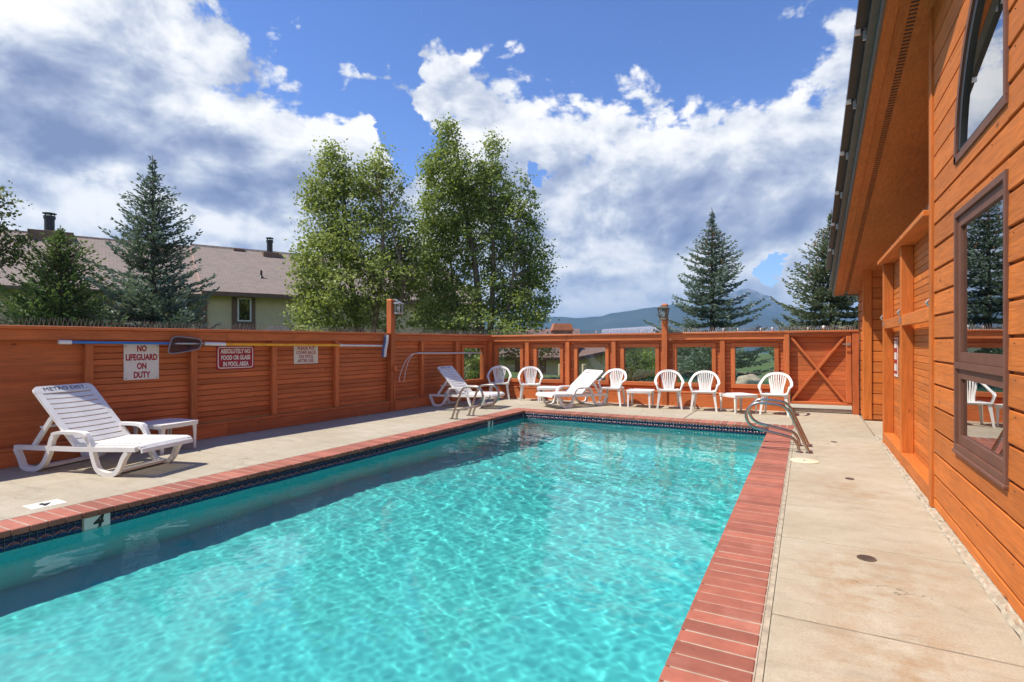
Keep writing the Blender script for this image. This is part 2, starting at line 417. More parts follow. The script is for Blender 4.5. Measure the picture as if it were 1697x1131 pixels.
def brick_mat():
    m_, N, b, _ = material('coping_brick')
    tc = N.n('TexCoord').outputs['Object']; oi = N.n('ObjectInfo'); P = N.n('NewGeometry').outputs['Position']
    n1 = N.noise(P, 9, 5, 0.6); n2 = N.noise(P, 90, 3, 0.6)
    k = N.m('MULTIPLY', N.mr(oi.outputs['Random'], 0, 1, 0.74, 1.18), N.mr(n1, 0.3, 0.7, 0.85, 1.12))
    c = N.vm('SCALE', (0, 0, 0)); nd = N.t.nodes[c.node.name]; nd.inputs[0].default_value = (0.365, 0.122, 0.080); N.put(nd.inputs['Scale'], k)
    c = N.mix(N.mr(n2, 0.55, 0.75, 0, 0.35), c, (0.20, 0.07, 0.05))
    c = N.mix(N.mr(N.noise(P, 2.3, 5, 0.65), 0.55, 0.75, 0, 0.3), c, (0.50, 0.30, 0.24))
    N.put(b.inputs['Base Color'], c); b.inputs['Roughness'].default_value = 0.75
    bump(N, b, n2, 0.2, 0.003); return m_
BRICK = brick_mat()

def tile_mat():
    m_, N, b, _ = material('waterline_tile')
    uv = N.n('UVMap').outputs[0]; s_ = N.n('SeparateXYZ'); N.t.links.new(uv, s_.inputs[0]); u, v = s_.outputs[0], s_.outputs[1]
    # u runs 0..1 over a pair of tiles, v 0..1 over a row; rows above the motif carry v > 1
    x = N.m('ABSOLUTE', N.m('SUBTRACT', N.m('MULTIPLY', u, 2.0), 1.0))
    arch = N.m('SUBTRACT', 0.86, N.m('MULTIPLY', N.m('POWER', x, 1.6), 0.62))
    d = N.m('SUBTRACT', v, arch)
    line = N.m('LESS_THAN', N.m('ABSOLUTE', N.m('ADD', d, 0.03)), 0.065)
    inner = N.m('MULTIPLY', N.m('LESS_THAN', d, -0.12), N.m('GREATER_THAN', v, 0.34))
    low = N.m('LESS_THAN', v, 0.30)
    c = N.mix(low, (0.008, 0.014, 0.045), (0.015, 0.06, 0.22))
    c = N.mix(N.m('MULTIPLY', inner, 0.85), c, (0.16, 0.045, 0.05))
    c = N.mix(line, c, (0.42, 0.20, 0.17))
    c = N.mix(N.m('GREATER_THAN', v, 1.0), c, (0.007, 0.016, 0.05))
    n1 = N.noise(N.n('NewGeometry').outputs['Position'], 25, 3, 0.6)
    c = N.mix(N.mr(n1, 0.5, 0.8, 0, 0.35), c, (0.05, 0.08, 0.13))
    N.put(b.inputs['Base Color'], c); b.inputs['Roughness'].default_value = 0.18; return m_
TILE = tile_mat()

PLASTIC = plain('white_plastic', (0.80, 0.785, 0.745), 0.42, 0, 0.09, 4)
PLASTIC_OLD = plain('cream_plastic', (0.72, 0.63, 0.45), 0.5, 0, 0.06, 5)
STEEL = plain('stainless_steel', (0.43, 0.40, 0.36), 0.26, 1.0, 0.15, 20)
DARKMETAL = plain('dark_metal', (0.035, 0.034, 0.036), 0.45, 0.3, 0.15, 8)
ROOFMETAL = plain('grey_roof_metal', (0.12, 0.125, 0.12), 0.5, 0.4, 0.15, 5)
GALV = plain('galvanised_metal', (0.52, 0.52, 0.52), 0.38, 0.85, 0.12, 12)
BLACK = plain('black_print', (0.012, 0.012, 0.014), 0.5)
NAVY = plain('navy_print', (0.02, 0.025, 0.06), 0.5)
REDPRINT = plain('red_print', (0.35, 0.012, 0.025), 0.45)
REDSIGN = plain('red_sign_face', (0.34, 0.014, 0.035), 0.35, 0, 0.06)
WHITESIGN = plain('white_sign_face', (0.74, 0.72, 0.66), 0.4, 0, 0.05)
CREAMSIGN = plain('cream_sign_face', (0.70, 0.66, 0.56), 0.4, 0, 0.05)
BROWNFRAME = plain('brown_window_frame', (0.165, 0.068, 0.042), 0.6, 0, 0.12, 9)
BLUEPOLE = plain('blue_pole_paint', (0.03, 0.20, 0.55), 0.35)
YELLOWPOLE = plain('yellow_pole_paint', (0.90, 0.42, 0.02), 0.35, 0, 0.2)
WHITEPAINT = plain('white_paint', (0.78, 0.78, 0.76), 0.4)
SPIKE = plain('spike_wire', (0.22, 0.21, 0.20), 0.45, 0.5, 0.4, 3)
SPIKEW = plain('pale_spike', (0.55, 0.53, 0.50), 0.5, 0.1, 0.5, 3)
BARK = plain('bark', (0.20, 0.16, 0.12), 0.9, 0, 0.35, 9, 0.5)
BARKD = plain('spruce_bark', (0.09, 0.065, 0.05), 0.9, 0, 0.3, 9, 0.5)
ROCK = plain('rock', (0.42, 0.34, 0.25), 0.9, 0, 0.3, 4, 0.6)

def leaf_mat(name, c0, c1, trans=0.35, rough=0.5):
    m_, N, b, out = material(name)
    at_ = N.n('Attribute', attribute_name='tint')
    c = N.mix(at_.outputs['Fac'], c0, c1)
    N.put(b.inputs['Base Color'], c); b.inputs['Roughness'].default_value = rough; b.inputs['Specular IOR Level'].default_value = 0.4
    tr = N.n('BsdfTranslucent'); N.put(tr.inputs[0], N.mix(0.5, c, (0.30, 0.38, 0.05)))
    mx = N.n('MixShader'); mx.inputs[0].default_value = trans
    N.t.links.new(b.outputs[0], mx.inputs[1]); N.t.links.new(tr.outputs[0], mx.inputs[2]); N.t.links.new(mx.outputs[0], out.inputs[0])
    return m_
LEAF_A = leaf_mat('cottonwood_leaf_pale', (0.18, 0.225, 0.05), (0.44, 0.50, 0.15), 0.48)
LEAF_B = leaf_mat('cottonwood_leaf', (0.135, 0.195, 0.045), (0.38, 0.46, 0.13), 0.48)
LEAF_C = leaf_mat('aspen_leaf', (0.06, 0.085, 0.02), (0.17, 0.20, 0.05))
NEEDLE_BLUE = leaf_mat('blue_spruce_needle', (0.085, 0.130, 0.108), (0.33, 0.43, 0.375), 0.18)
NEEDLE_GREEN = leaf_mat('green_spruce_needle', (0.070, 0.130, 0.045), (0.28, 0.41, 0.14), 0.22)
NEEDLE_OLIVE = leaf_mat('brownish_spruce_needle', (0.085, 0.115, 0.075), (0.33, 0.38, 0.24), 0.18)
SHRUB_DARK = leaf_mat('dark_shrub_leaf', (0.02, 0.04, 0.012), (0.07, 0.11, 0.03))
SHRUB_LIME = leaf_mat('lime_shrub_leaf', (0.12, 0.19, 0.02), (0.26, 0.34, 0.05))
GRASSM = leaf_mat('grass_blade', (0.05, 0.10, 0.015), (0.13, 0.22, 0.035), 0.3)

def glass_pane(name, rough=0.0, ior=1.5, tint=(0.92, 0.95, 0.93)):
    """thin window glass: clear straight through, mirror by Fresnel"""
    m_, N, b, out = material(name); N.t.nodes.remove(b)
    ge = N.n('NewGeometry'); cs = N.m('ABSOLUTE', N.vm('DOT_PRODUCT', ge.outputs['Incoming'], ge.outputs['Normal'], 1)); f0 = ((ior - 1) / (ior + 1)) ** 2
    fr = N.m('ADD', f0, N.m('MULTIPLY', 1 - f0, N.m('POWER', N.m('SUBTRACT', 1.0, cs, clamp=True), 5.0)))
    tr = N.n('BsdfTransparent'); tr.inputs[0].default_value = tint + (1,)
    gl = N.n('BsdfGlossy'); gl.inputs['Roughness'].default_value = rough; gl.inputs['Color'].default_value = (1, 1, 1, 1)
    mx = N.n('MixShader'); N.put(mx.inputs[0], N.m('MULTIPLY', fr, 1.5, clamp=True))
    N.t.links.new(tr.outputs[0], mx.inputs[1]); N.t.links.new(gl.outputs[0], mx.inputs[2]); N.t.links.new(mx.outputs[0], out.inputs[0])
    return m_
PANE = glass_pane('clear_pane', 0.0, 1.45)
COATED = glass_pane('coated_pane', 0.0, 2.3, (0.45, 0.47, 0.47))

def shingle_mat():
    m_, N, b, _ = material('roof_shingles')
    tc = N.n('TexCoord').outputs['UV']
    br = N.n('TexBrick'); N.put(br.inputs['Vector'], tc)
    for k, v in (('Scale', 1.0), ('Mortar Size', 0.012), ('Brick Width', 0.30), ('Row Height', 0.14), ('Bias', 0.0), ('Mortar Smooth', 0.3)): br.inputs[k].default_value = v
    br.inputs['Color1'].default_value = (0.235, 0.190, 0.162, 1); br.inputs['Color2'].default_value = (0.29, 0.238, 0.205, 1); br.inputs['Mortar'].default_value = (0.13, 0.09, 0.075, 1)
    n1 = N.noise(tc, 1.1, 5, 0.65); n2 = N.noise(N.vm('MULTIPLY', tc, (2, 7, 1)), 3, 4, 0.6)
    c = N.mix(N.mr(n1, 0.4, 0.75, 0, 0.4), br.outputs[0], (0.33, 0.24, 0.20))
    c = N.mix(N.mr(n2, 0.5, 0.75, 0, 0.5), c, (0.16, 0.11, 0.09))
    N.put(b.inputs['Base Color'], c); b.inputs['Roughness'].default_value = 0.9; return m_
SHINGLE = shingle_mat()
STUCCO = plain('green_grey_stucco', (0.70, 0.58, 0.36), 0.9, 0, 0.08, 3, 0.2)
STUCCO_TAN = plain('tan_stucco', (0.72, 0.60, 0.42), 0.9, 0, 0.08, 3, 0.2)
TRIMBROWN = plain('brown_trim', (0.20, 0.115, 0.075), 0.7, 0, 0.12, 3)
ROOMSHADE = plain('dark_interior', (0.02, 0.022, 0.02), 0.6)  # near-black colour stands in for the shade of rooms behind the panes
HAZE = 0.00026
# ================================================================= ground, deck, pool
def gz(x, y):
    """terrain height outside the pool yard"""
    z = -0.035
    d = FV.x * x + FV.y * y
    if y > 14.4 or x < -10:
        w = -x * 0.8 + y * 0.6                                   # towards the left-hand house the ground rises a little
        side = min(1, max(0, (x + 16) / 8))                       # 1 beyond the far fence, 0 beyond the left fence
        dip = min(1, max(0, (y - 25.0) / 6.0)); dip = dip * dip * (3 - 2 * dip)
        z -= 1.5 * dip * side
        if d > 60: z -= min(40, (d - 60) * 0.02)
    return z

def build_ground():
    xs = [-4000, -1500, -600, -250, -120, -70, -50] + list(np.arange(-40, -9.9, 2.0)) + [-9.3, -7.5, -5, -2.5, 0, 1.6, 3.5] + list(np.arange(6, 41, 3.0)) + [60, 100, 250, 600, 1500, 4000]
    ys = [-4000, -1500, -500, -200, -80, -40, -20, -10, -4, 0, 5, 10, 13.3, 14.6] + list(np.arange(16, 50, 1.5)) + [55, 60, 70, 85, 110, 160, 260, 450, 800, 1500, 2600, 4000, 6000]
    V = [(x, y, gz(x, y)) for y in ys for x in xs]; nx = len(xs); F = []
    for j in range(len(ys) - 1):
        for i in range(nx - 1):
            if xs[i] >= -9.31 and xs[i + 1] <= 3.6 and ys[j] >= -4.01 and ys[j + 1] <= 13.31: continue
            F.append((j * nx + i, j * nx + i + 1, (j + 1) * nx + i + 1, (j + 1) * nx + i))
    m_, N, b, _ = material('lawn')
    P = N.n('NewGeometry').outputs['Position']
    n1 = N.noise(P, 0.35, 6, 0.65); n2 = N.noise(P, 14, 5, 0.7)
    c = N.ramp(n1, [(0.3, (0.045, 0.085, 0.016)), (0.55, (0.085, 0.135, 0.028)), (0.75, (0.14, 0.15, 0.045))])
    c = N.mix(N.mr(n2, 0.35, 0.7, 0, 0.6), c, (0.035, 0.06, 0.012))
    N.put(b.inputs['Base Color'], c); b.inputs['Roughness'].default_value = 0.95
    bump(N, b, n2, 0.6, 0.03)
    tag(link('ground', mesh('ground', V, F, m_, True)), 'green lawn and land round the pool yard', kind='structure')
build_ground()

XR, YF, YN = -0.59, 11.36, -1.6
def XL(y): return -5.92 + (y - 2.03) * (0.14 / 9.33)
CW = 0.37                                     # coping width
WATER_Z = -0.158
# left fence line and far fence line
LQ, LD = Vector((-8.99, 3.06, 0)), Vector((0.0676, 1, 0)).normalized()
CQ, CD = Vector((-8.25, 14.0, 0)), Vector((math.cos(R(1.6)), math.sin(R(1.6)), 0))
def XF(y): return LQ.x + (y - LQ.y) * 0.0676
def YFAR(x): return CQ.y + (x - CQ.x) * math.tan(R(1.6))

def prism_slab(name, poly, z0, z1, mat, parent=None, bev=0.012):
    """a slab with a small chamfer round its top"""
    c = Vector((sum(p[0] for p in poly) / len(poly), sum(p[1] for p in poly) / len(poly)))
    P = [Vector(p) - c for p in poly]; n = len(P)
    def inset(d):
        out = []
        for i in range(n):
            a = (P[i] - P[i - 1]).normalized(); b_ = (P[(i + 1) % n] - P[i]).normalized()
            na, nb_ = Vector((-a.y, a.x)), Vector((-b_.y, b_.x)); m_ = (na + nb_).normalized()
            out.append(P[i] + m_ * (d / max(0.3, m_.dot(na))))
        return out
    Q = inset(bev)
    v = [(p.x, p.y, z0) for p in P] + [(p.x, p.y, z1 - bev) for p in P] + [(p.x, p.y, z1) for p in Q]
    f = [tuple(range(n - 1, -1, -1)), tuple(range(2 * n, 3 * n))]
    for k in (0, 1):
        f += [(k * n + i, k * n + (i + 1) % n, (k + 1) * n + (i + 1) % n, (k + 1) * n + i) for i in range(n)]
    return link(name, mesh(name, v, f, mat), parent, (c.x, c.y, 0))

deck = tag(empty('pool_deck'), 'pale concrete deck round the pool', kind='structure')
a_ = Acc()
for poly in ([(-9.3, -4), (-6.0, -4), (-6.0, 13.3), (-8.05, 13.3)], [(-6.0, 11.6), (3.6, 11.6), (3.6, 14.4), (-8.3, 14.1), (-8.05, 13.3), (-6.0, 13.3)],
             [(-0.45, -4), (3.6, -4), (3.6, 11.6), (-0.45, 11.6)], [(-6.0, -4), (-0.45, -4), (-0.45, -1.9), (-6.0, -1.9)]):
    a_.prism(poly, -0.12, -0.009)
a_.obj('joint_bed', JOINT, deck)
J = 0.011
ys_ = [-3.9, -1.0, 1.9, 4.9, 7.9, 11.735]
for y0, y1 in zip(ys_[:-1], ys_[1:]):
    prism_slab('slab', [(XF(y0) - 0.1, y0 + J), (XL(y0) - CW - J, y0 + J), (XL(y1) - CW - J, y1 - J), (XF(y1) - 0.1, y1 - J)], -0.1, 0, CONC, deck)
xs_ = [-8.15, -5.2, -2.25, -0.225]
for x0, x1 in zip(xs_[:-1], xs_[1:]):
    prism_slab('slab', [(x0 + J, 11.735 + J), (x1 - J, 11.735 + J), (x1 - J, YFAR(x1) + 0.1), (x0 + J, YFAR(x0) + 0.1)], -0.1, 0, CONC, deck)
ys_ = [-3.9, -0.8, 0.65, 2.1, 3.55, 5.0, 6.38, 8.07, 9.9, 11.735]
for y0, y1 in zip(ys_[:-1], ys_[1:]):
    prism_slab('slab', [(XR + CW + 0.04, y0 + J), (1.015, y0 + J), (1.015, y1 - J), (XR + CW + 0.04, y1 - J)], -0.1, 0, CONC, deck)
prism_slab('slab', [(-0.225 + J, 11.735 + J), (1.02, 11.735 + J), (1.02, YFAR(1.0) + 0.02), (-0.225 + J, YFAR(-0.22) + 0.02)], -0.1, 0, CONC, deck)
prism_slab('slab', [(1.03, 10.42), (3.2, 10.42), (3.2, 13.24), (1.03, 13.24)], -0.1, -0.004, CONC, deck)
prism_slab('slab', [(-5.98, -3.9), (XR + CW - J, -3.9), (XR + CW - J, -1.99), (-5.98, -1.99)], -0.1, 0, CONC, deck)
a_ = Acc(); a_.box(XR + CW + 0.006, XR + CW + 0.038, -1.9, 11.72, -0.08, -0.003); a_.obj('mortar_joint', MORTAR, deck)
# crumbled mortar strip at the foot of the right-hand wall
V, F = [], []; n = 260
for i in range(n + 1):
    y = -1 + 12 * i / n
    e = 1.005 + 0.008 * math.sin(i * 0.9) * random.random() - random.random() * 0.008
    V += [(e, y, 0.003), (e + 0.018, y, 0.012 + random.random() * 0.016), (1.05, y, 0.008 + random.random() * 0.022), (1.10, y, 0.02 + random.random() * 0.02)]
    if i:
        for k in range(3): F.append(((i - 1) * 4 + k, (i - 1) * 4 + k + 1, i * 4 + k + 1, i * 4 + k))
link('mortar_strip', mesh('mortar_strip', V, F, MORTAR, False), deck)
# leaf litter and grit blown against the left fence
V, F, T = [], [], []
for i in range(900):
    y = rng.uniform(1.0, 13.2); x = XF(y) + 0.14 + abs(rng.normal(0, 0.10)); s = rng.uniform(0.006, 0.02); a = rng.uniform(0, 6.28)
    b = len(V)
    for k in range(3): V.append((x + s * math.cos(a + 2.1 * k) * (1.8 if k == 0 else 1), y + s * math.sin(a + 2.1 * k), 0.004 + rng.uniform(0, 0.008)))
    F.append((b, b + 1, b + 2)); T.append(rng.random())
LITTER = leaf_mat('dry_litter', (0.12, 0.085, 0.045), (0.38, 0.28, 0.15), 0.1)
tag(link('leaf_litter', npmesh('leaf_litter', V, F, LITTER, False, T)), 'dry leaf bits and grit at the foot of the left fence', kind='stuff')

pool = tag(empty('pool_basin'), 'turquoise plastered pool with brick coping and blue tile band', kind='structure')
def floor_z(y):
    return -1.18 - 0.10 * max(0, (y - 2) / 4) if y < 6 else -1.28 - 0.85 * min(1, (y - 6) / 4.5)
m_, N, b, _ = material('pool_plaster')
P = N.n('NewGeometry').outputs['Position']
n1 = N.noise(P, 1.2, 5, 0.6); n2 = N.noise(P, 40, 3, 0.6)
c = N.mix(n1, (0.075, 0.59, 0.585), (0.125, 0.68, 0.665)); c = N.mix(N.mr(n2, 0.5, 0.8, 0, 0.25), c, (0.045, 0.48, 0.50))
N.put(b.inputs['Base Color'], c); b.inputs['Roughness'].default_value = 0.8; PLASTER = m_
V, F = [], []; yy = list(np.linspace(YN, 6, 12)) + list(np.linspace(6.4, 10.5, 9)) + [YF]
for y in yy: V += [(XL(y), y, -0.05), (XL(y), y, floor_z(y)), (XR, y, floor_z(y)), (XR, y, -0.05)]
for i in range(len(yy) - 1):
    for k in range(3): F.append((i * 4 + k, i * 4 + 4 + k, i * 4 + 5 + k, i * 4 + 1 + k))
L_ = (len(yy) - 1) * 4; F += [(0, 1, 2, 3), (L_ + 3, L_ + 2, L_ + 1, L_)]
basin = link('plaster_shell', mesh('plaster_shell', V, F, PLASTER), pool)
basin.cycles.is_caustics_receiver = True

# coping: each brick an object
BP, BH = 0.1295, 0.056
bg_ = Acc()
def coping_brick(x, y, rz, w):
    o = box('brick', BRICK, -w / 2, w / 2, -BP / 2 + 0.0058, BP / 2 - 0.0058, -BH / 2, BH / 2, pool, 0.006)
    o.location = (x, y, 0.004 - BH / 2 + random.uniform(-0.0015, 0.0015)); o.rotation_euler = (random.uniform(-.004, .004), random.uniform(-.004, .004), rz + random.uniform(-.006, .006)); return o
y = 0.2
while y < YF + CW - BP / 2:
    if y < YF + 0.02: coping_brick(XL(y) - CW / 2 + 0.012, y, 0.015, CW + 0.02)
    coping_brick(XR + CW / 2 - 0.012, y, 0, CW + 0.02) if y < YF + 0.02 else None
    y += BP
x = XL(YF) - CW + BP / 2
while x < XR + CW:
    coping_brick(x, YF + CW / 2 - 0.002, math.pi / 2, CW + 0.015); x += BP
# near end and the part behind the camera: one plain course
a_ = Acc(); a_.box(XL(-1) - CW, XL(-1) + 0.02, -1.97, 0.13, -0.05, 0.002); a_.box(XR - 0.02, XR + CW, -1.97, 0.13, -0.05, 0.002); a_.box(XL(-1) + 0.02, XR - 0.02, -1.97, -1.58, -0.05, 0.002)
a_.obj('coping_course', BRICK, pool)
a_ = Acc()
a_.prism([(XL(0.13) - CW - 0.004, 0.13), (XL(0.13) - 0.002, 0.13), (XL(YF) - 0.002, YF), (XL(YF) - CW - 0.004, YF)], -0.06, -0.0005)
a_.prism([(XR + 0.002, 0.13), (XR + CW + 0.004, 0.13), (XR + CW + 0.004, YF), (XR + 0.002, YF)], -0.06, -0.0005)
a_.prism([(XL(YF) - CW - 0.004, YF + 0.001), (XR + CW + 0.004, YF + 0.001), (XR + CW + 0.004, YF + CW + 0.006), (XL(YF) - CW - 0.004, YF + CW + 0.006)], -0.06, -0.0005)
a_.obj('grout_bed', GROUT, pool)

# waterline tiles: nearest ones singly, the rest as one joined band
TP = 0.0555
ROWS = [(-0.0985, -0.0535, 1.1, 1.9), (-0.1560, -0.1015, 0.0, 1.0), (-0.2120, -0.1590, 1.1, 1.9)]
def tile_geo(V, F, U, o, d, nrm, i, zr):
    """tile number i along direction d from o; nrm points into the pool"""
    p0 = o + d * (i * TP + 0.0022); p1 = o + d * ((i + 1) * TP - 0.0022); z0, z1, v0, v1 = zr; b = len(V)
    for p in (p0, p1):
        for dn in (0.0, 0.009):
            for z in (z0, z1): q = p + nrm * dn; V.append((q.x, q.y, z))
    u0 = 0.5 * (i % 2); u1 = u0 + 0.5
    front = (b + 2, b + 6, b + 7, b + 3); uvf = [(u0, v0), (u1, v0), (u1, v1), (u0, v1)]
    if (p1 - p0).cross(Vector((0, 0, 1))).dot(nrm) < 0: front = front[::-1]; uvf = uvf[::-1]
    F.append(front); U.extend(uvf)
    for q in ((b + 3, b + 7, b + 5, b + 1), (b, b + 4, b + 6, b + 2), (b, b + 2, b + 3, b + 1), (b + 4, b + 5, b + 7, b + 6)): F.append(q); U.extend([(0.02, 0.1)] * 4)
nl = Vector((1, -0.015, 0)).normalized(); dl = Vector((0.015, 1, 0)).normalized(); ol = Vector((XL(0.6), 0.6, 0))
V, F, U = [], [], []
nL = int((YF - 0.6) / TP)
MK = (2.72, 9.86)                              # where the two depth markers sit (y)
for i in range(nL):
    y = 0.6 + (i + 0.5) * TP
    if any(abs(y - k) < w for k, w in zip(MK, (0.112, 0.10))): continue
    for r_, zr in enumerate(ROWS):
        if r_ < 2 and 2.0 < y < 7.4:
            v, f, u = [], [], []; tile_geo(v, f, u, ol, dl, nl, i, zr)
            c0 = Vector(v[0]); me = npmesh('tile', [tuple(Vector(p) - c0) for p in v], f, TILE, uv=u)
            link('tile', me, pool, c0)
        else: tile_geo(V, F, U, ol, dl, nl, i, zr)
of = Vector((XL(YF), YF, 0))
for i in range(int((XR - XL(YF)) / TP)):
    for zr in ROWS: tile_geo(V, F, U, of, Vector((1, 0, 0)), Vector((0, -1, 0)), i, zr)
orr = Vector((XR, 0.6, 0))
for i in range(nL):
    for zr in ROWS: tile_geo(V, F, U, orr, Vector((0, 1, 0)), Vector((-1, 0, 0)), i, zr)
tag(link('tile_band', npmesh('tile_band', V, F, TILE, uv=U), pool), kind='stuff')
a_ = Acc()
a_.prism([(XL(0.2), 0.2), (XL(0.2) + 0.004, 0.2), (XL(YF) + 0.004, YF), (XL(YF), YF)], -0.216, -0.0515)
a_.box(XL(YF), XR, YF - 0.004, YF + 0.001, -0.216, -0.0515); a_.box(XR - 0.004, XR, 0.2, YF, -0.216, -0.0515)
a_.obj('tile_grout', GROUT, pool)
# depth markers set in the tile band
for yk, ch, w in zip(MK, '48', (0.112, 0.10)):
    c0 = Vector((XL(yk), yk, 0))
    e = empty('tmp'); e.location = (c0.x + 0.012, yk, -0.128); e.rotation_euler = (0, 0, R(90) - 0.015)
    dm = box('depth_marker', WHITESIGN, -w + 0.004, w - 0.004, -0.002, 0.012, -0.062, 0.066, pool, 0.003)
    dm.location = (c0.x + 0.005, yk, -0.128 + 0.012); dm.rotation_euler = (0, 0, R(90) - 0.015)
    text('numeral', ch, BLACK, dm, (0, -0.008, 0.004), (R(90), 0, 0), 0.155, 1.0, 0.006, 0.0012, shear=0.25)
    bpy.data.objects.remove(e)

# water: a real rippled surface
def build_water():
    nx, ny = 400, 1000
    xs = np.linspace(XL(YN) - 0.01, XR + 0.005, nx); ys = np.linspace(YN, YF + 0.005, ny)
    X, Y = np.meshgrid(xs, ys); Z = np.zeros_like(X); g = np.random.default_rng(11)
    for lam0, lam1, n_, slope in ((0.060, 0.10, 34, 0.008), (0.10, 0.17, 34, 0.0105), (0.17, 0.32, 32, 0.0145), (0.35, 0.8, 22, 0.018), (0.9, 2.6, 12, 0.015)):
        for _ in range(n_):
            lam = math.exp(g.uniform(math.log(lam0), math.log(lam1))); th = g.normal(0.9, 0.95); k = 2 * math.pi / lam
            Z += slope / math.sqrt(n_) * 1.41 / k * np.sin(k * (X * math.cos(th) + Y * math.sin(th)) + g.uniform(0, 6.28))
    # gusts: calmer and rougher patches
    calm = 0.72 + 0.28 * np.sin(0.55 * X + 0.9 * np.sin(0.4 * Y)) * np.sin(0.5 * Y + 1.3)
    Z = Z * calm + WATER_Z
    V = np.stack([X, Y, Z], -1).reshape(-1, 3)
    i = np.arange(ny - 1)[:, None] * nx + np.arange(nx - 1)[None, :]; i = i.ravel()
    F = np.stack([i, i + 1, i + nx + 1, i + nx], -1)
    m_, N, b, out = material('pool_water'); N.t.nodes.remove(b)
    gl = N.n('BsdfGlass'); gl.inputs['IOR'].default_value = 1.333; gl.inputs['Roughness'].default_value = 0.0; gl.inputs['Color'].default_value = (0.90, 0.985, 0.985, 1)
    N.t.links.new(gl.outputs[0], out.inputs[0])
    o = tag(link('water', npmesh('water', V, F, m_, True)), 'clear rippled turquoise water filling the pool', kind='structure')
    o.cycles.is_caustics_caster = True
    return o
build_water()

tag(prism_slab('path', [(-0.45, 14.3), (1.7, 14.3), (1.7, 24), (-0.45, 24)], -0.1, -0.012, CONC), 'concrete path beyond the gate', kind='structure')

# ================================================================= fences
def cross_s(q, d, u, yoff=0.0):
    """distance along a fence line (offset yoff outward) where photo column u crosses it"""
    nrm = Vector((-d.y, d.x, 0)); o = q + nrm * yoff; r_ = FV + RV * ((u - 848.5) / 910)
    det = r_.x * (-d.y) - r_.y * (-d.x)
    t_ = (o.x * (-d.y) - o.y * (-d.x)) / det
    p = r_ * t_; return (p - o).dot(d)

def bay(par, x0, x1, zb, zt, n, opening=None):
    """one bay of horizontal boards, with an optional framed opening (xa, xb, za, zc)"""
    h = (zt - zb) / n
    def strip(a, b, z0, z1):
        if b - a < 0.012 or z1 - z0 < 0.02: return
        o = box('plank', WOODD, a + 0.0005, b - 0.0005, 0.0, 0.03, z0 + 0.0036, z1 - 0.0036, par, 0.006)
        o.location.y += random.uniform(-0.002, 0.002); o.rotation_euler = (random.uniform(-0.03, 0.03), random.uniform(-0.0012, 0.0012), 0)
    for i in range(n):
        z0, z1 = zb + i * h, zb + (i + 1) * h
        if opening:
            xa, xb, za, zc = opening; m_ = (z0 + z1) / 2
            if za < m_ < zc: strip(x0, xa, z0, z1); strip(xb, x1, z0, z1); continue
        strip(x0, x1, z0, z1)
    if opening:
        xa, xb, za, zc = opening; a_ = Acc()
        for q in ((x0, xa, zb, zt), (xb, x1, zb, zt), (xa, xb, zb, za - 0.02), (xa, xb, zc + 0.02, zt)): a_.box(q[0], q[1], 0.034, 0.044, q[2], q[3])
        a_.obj('backing_board', WOODD['x'], par)
    else: box('backing_board', WOODD, x0, x1, 0.034, 0.044, zb, zt, par, 0)

def opening_trim(par, xa, xb, za, zc):
    w = 0.095
    fr = box('window_frame', WOODD, xa - w, xb + w, -0.036, -0.002, zc, zc + w, par)
    for q in ((xa - w, xb + w, za - w, za),): box('frame_board', WOODD, q[0], q[1], -0.040, -0.002, q[2], q[3], fr).location = ((q[0] + q[1]) / 2 - (xa + xb) / 2, -0.002, (q[2] + q[3]) / 2 - zc - w / 2)
    for s_ in (xa - w / 2, xb + w / 2):
        box('frame_board', WOODD, s_ - w / 2 + 0.001, s_ + w / 2 - 0.001, -0.034, -0.002, za + 0.001, zc - 0.001, fr).location = (s_ - (xa + xb) / 2, 0.001, (za + zc) / 2 - zc - w / 2)
    # reveal boards through the thickness of the fence
    a_ = Acc(); d0, d1 = -0.001, 0.10
    a_.box(xa - 0.02, xa, d0, d1, za - 0.02, zc + 0.02); a_.box(xb, xb + 0.02, d0, d1, za - 0.02, zc + 0.02)
    a_.box(xa, xb, d0, d1, za - 0.02, za); a_.box(xa, xb, d0, d1, zc, zc + 0.02)
    o = a_.obj('reveal', WOODD['x'], fr); o.location = (-(xa + xb) / 2, 0.019, -zc - w / 2)
    p = box('pane', PANE, xa, xb, 0.045, 0.049, za, zc, fr, 0); p.location = (0, 0.047 + 0.019, (za + zc) / 2 - zc - w / 2)

def spikes(par, x0, x1, z, mat, dens=0.052, h=0.115, y=0.0):
    V, F = [], []; g = np.random.default_rng(int(abs(x1) * 100) + 3); x = x0
    while x < x1:
        for s_ in (-1, 1):
            hh = h * g.uniform(0.8, 1.1); bx, by = x + g.uniform(-.004, .004), y + g.uniform(-.015, .015)
            tx, ty = bx + s_ * 0.020 + g.uniform(-.009, .009), by + g.uniform(-.02, .02); b = len(V); w = 0.0042
            for k in range(3): V.append((bx + w * math.cos(2.09 * k), by + w * math.sin(2.09 * k), z))
            for k in range(3): V.append((tx + w * .7 * math.cos(2.09 * k), ty + w * .7 * math.sin(2.09 * k), z + hh))
            F += [(b + k, b + (k + 1) % 3, b + 3 + (k + 1) % 3, b + 3 + k) for k in range(3)]
        x += dens
    b = len(V); v, f = box_geo(x1 - x0, 0.025, 0.006, 0)
    V += [(a + (x0 + x1) / 2, c + y, e + z + 0.003) for a, c, e in v]; F += [tuple(i + b for i in q) for q in f]
    tag(link('bird_spikes', npmesh('bird_spikes', V, F, mat), par), kind='stuff')

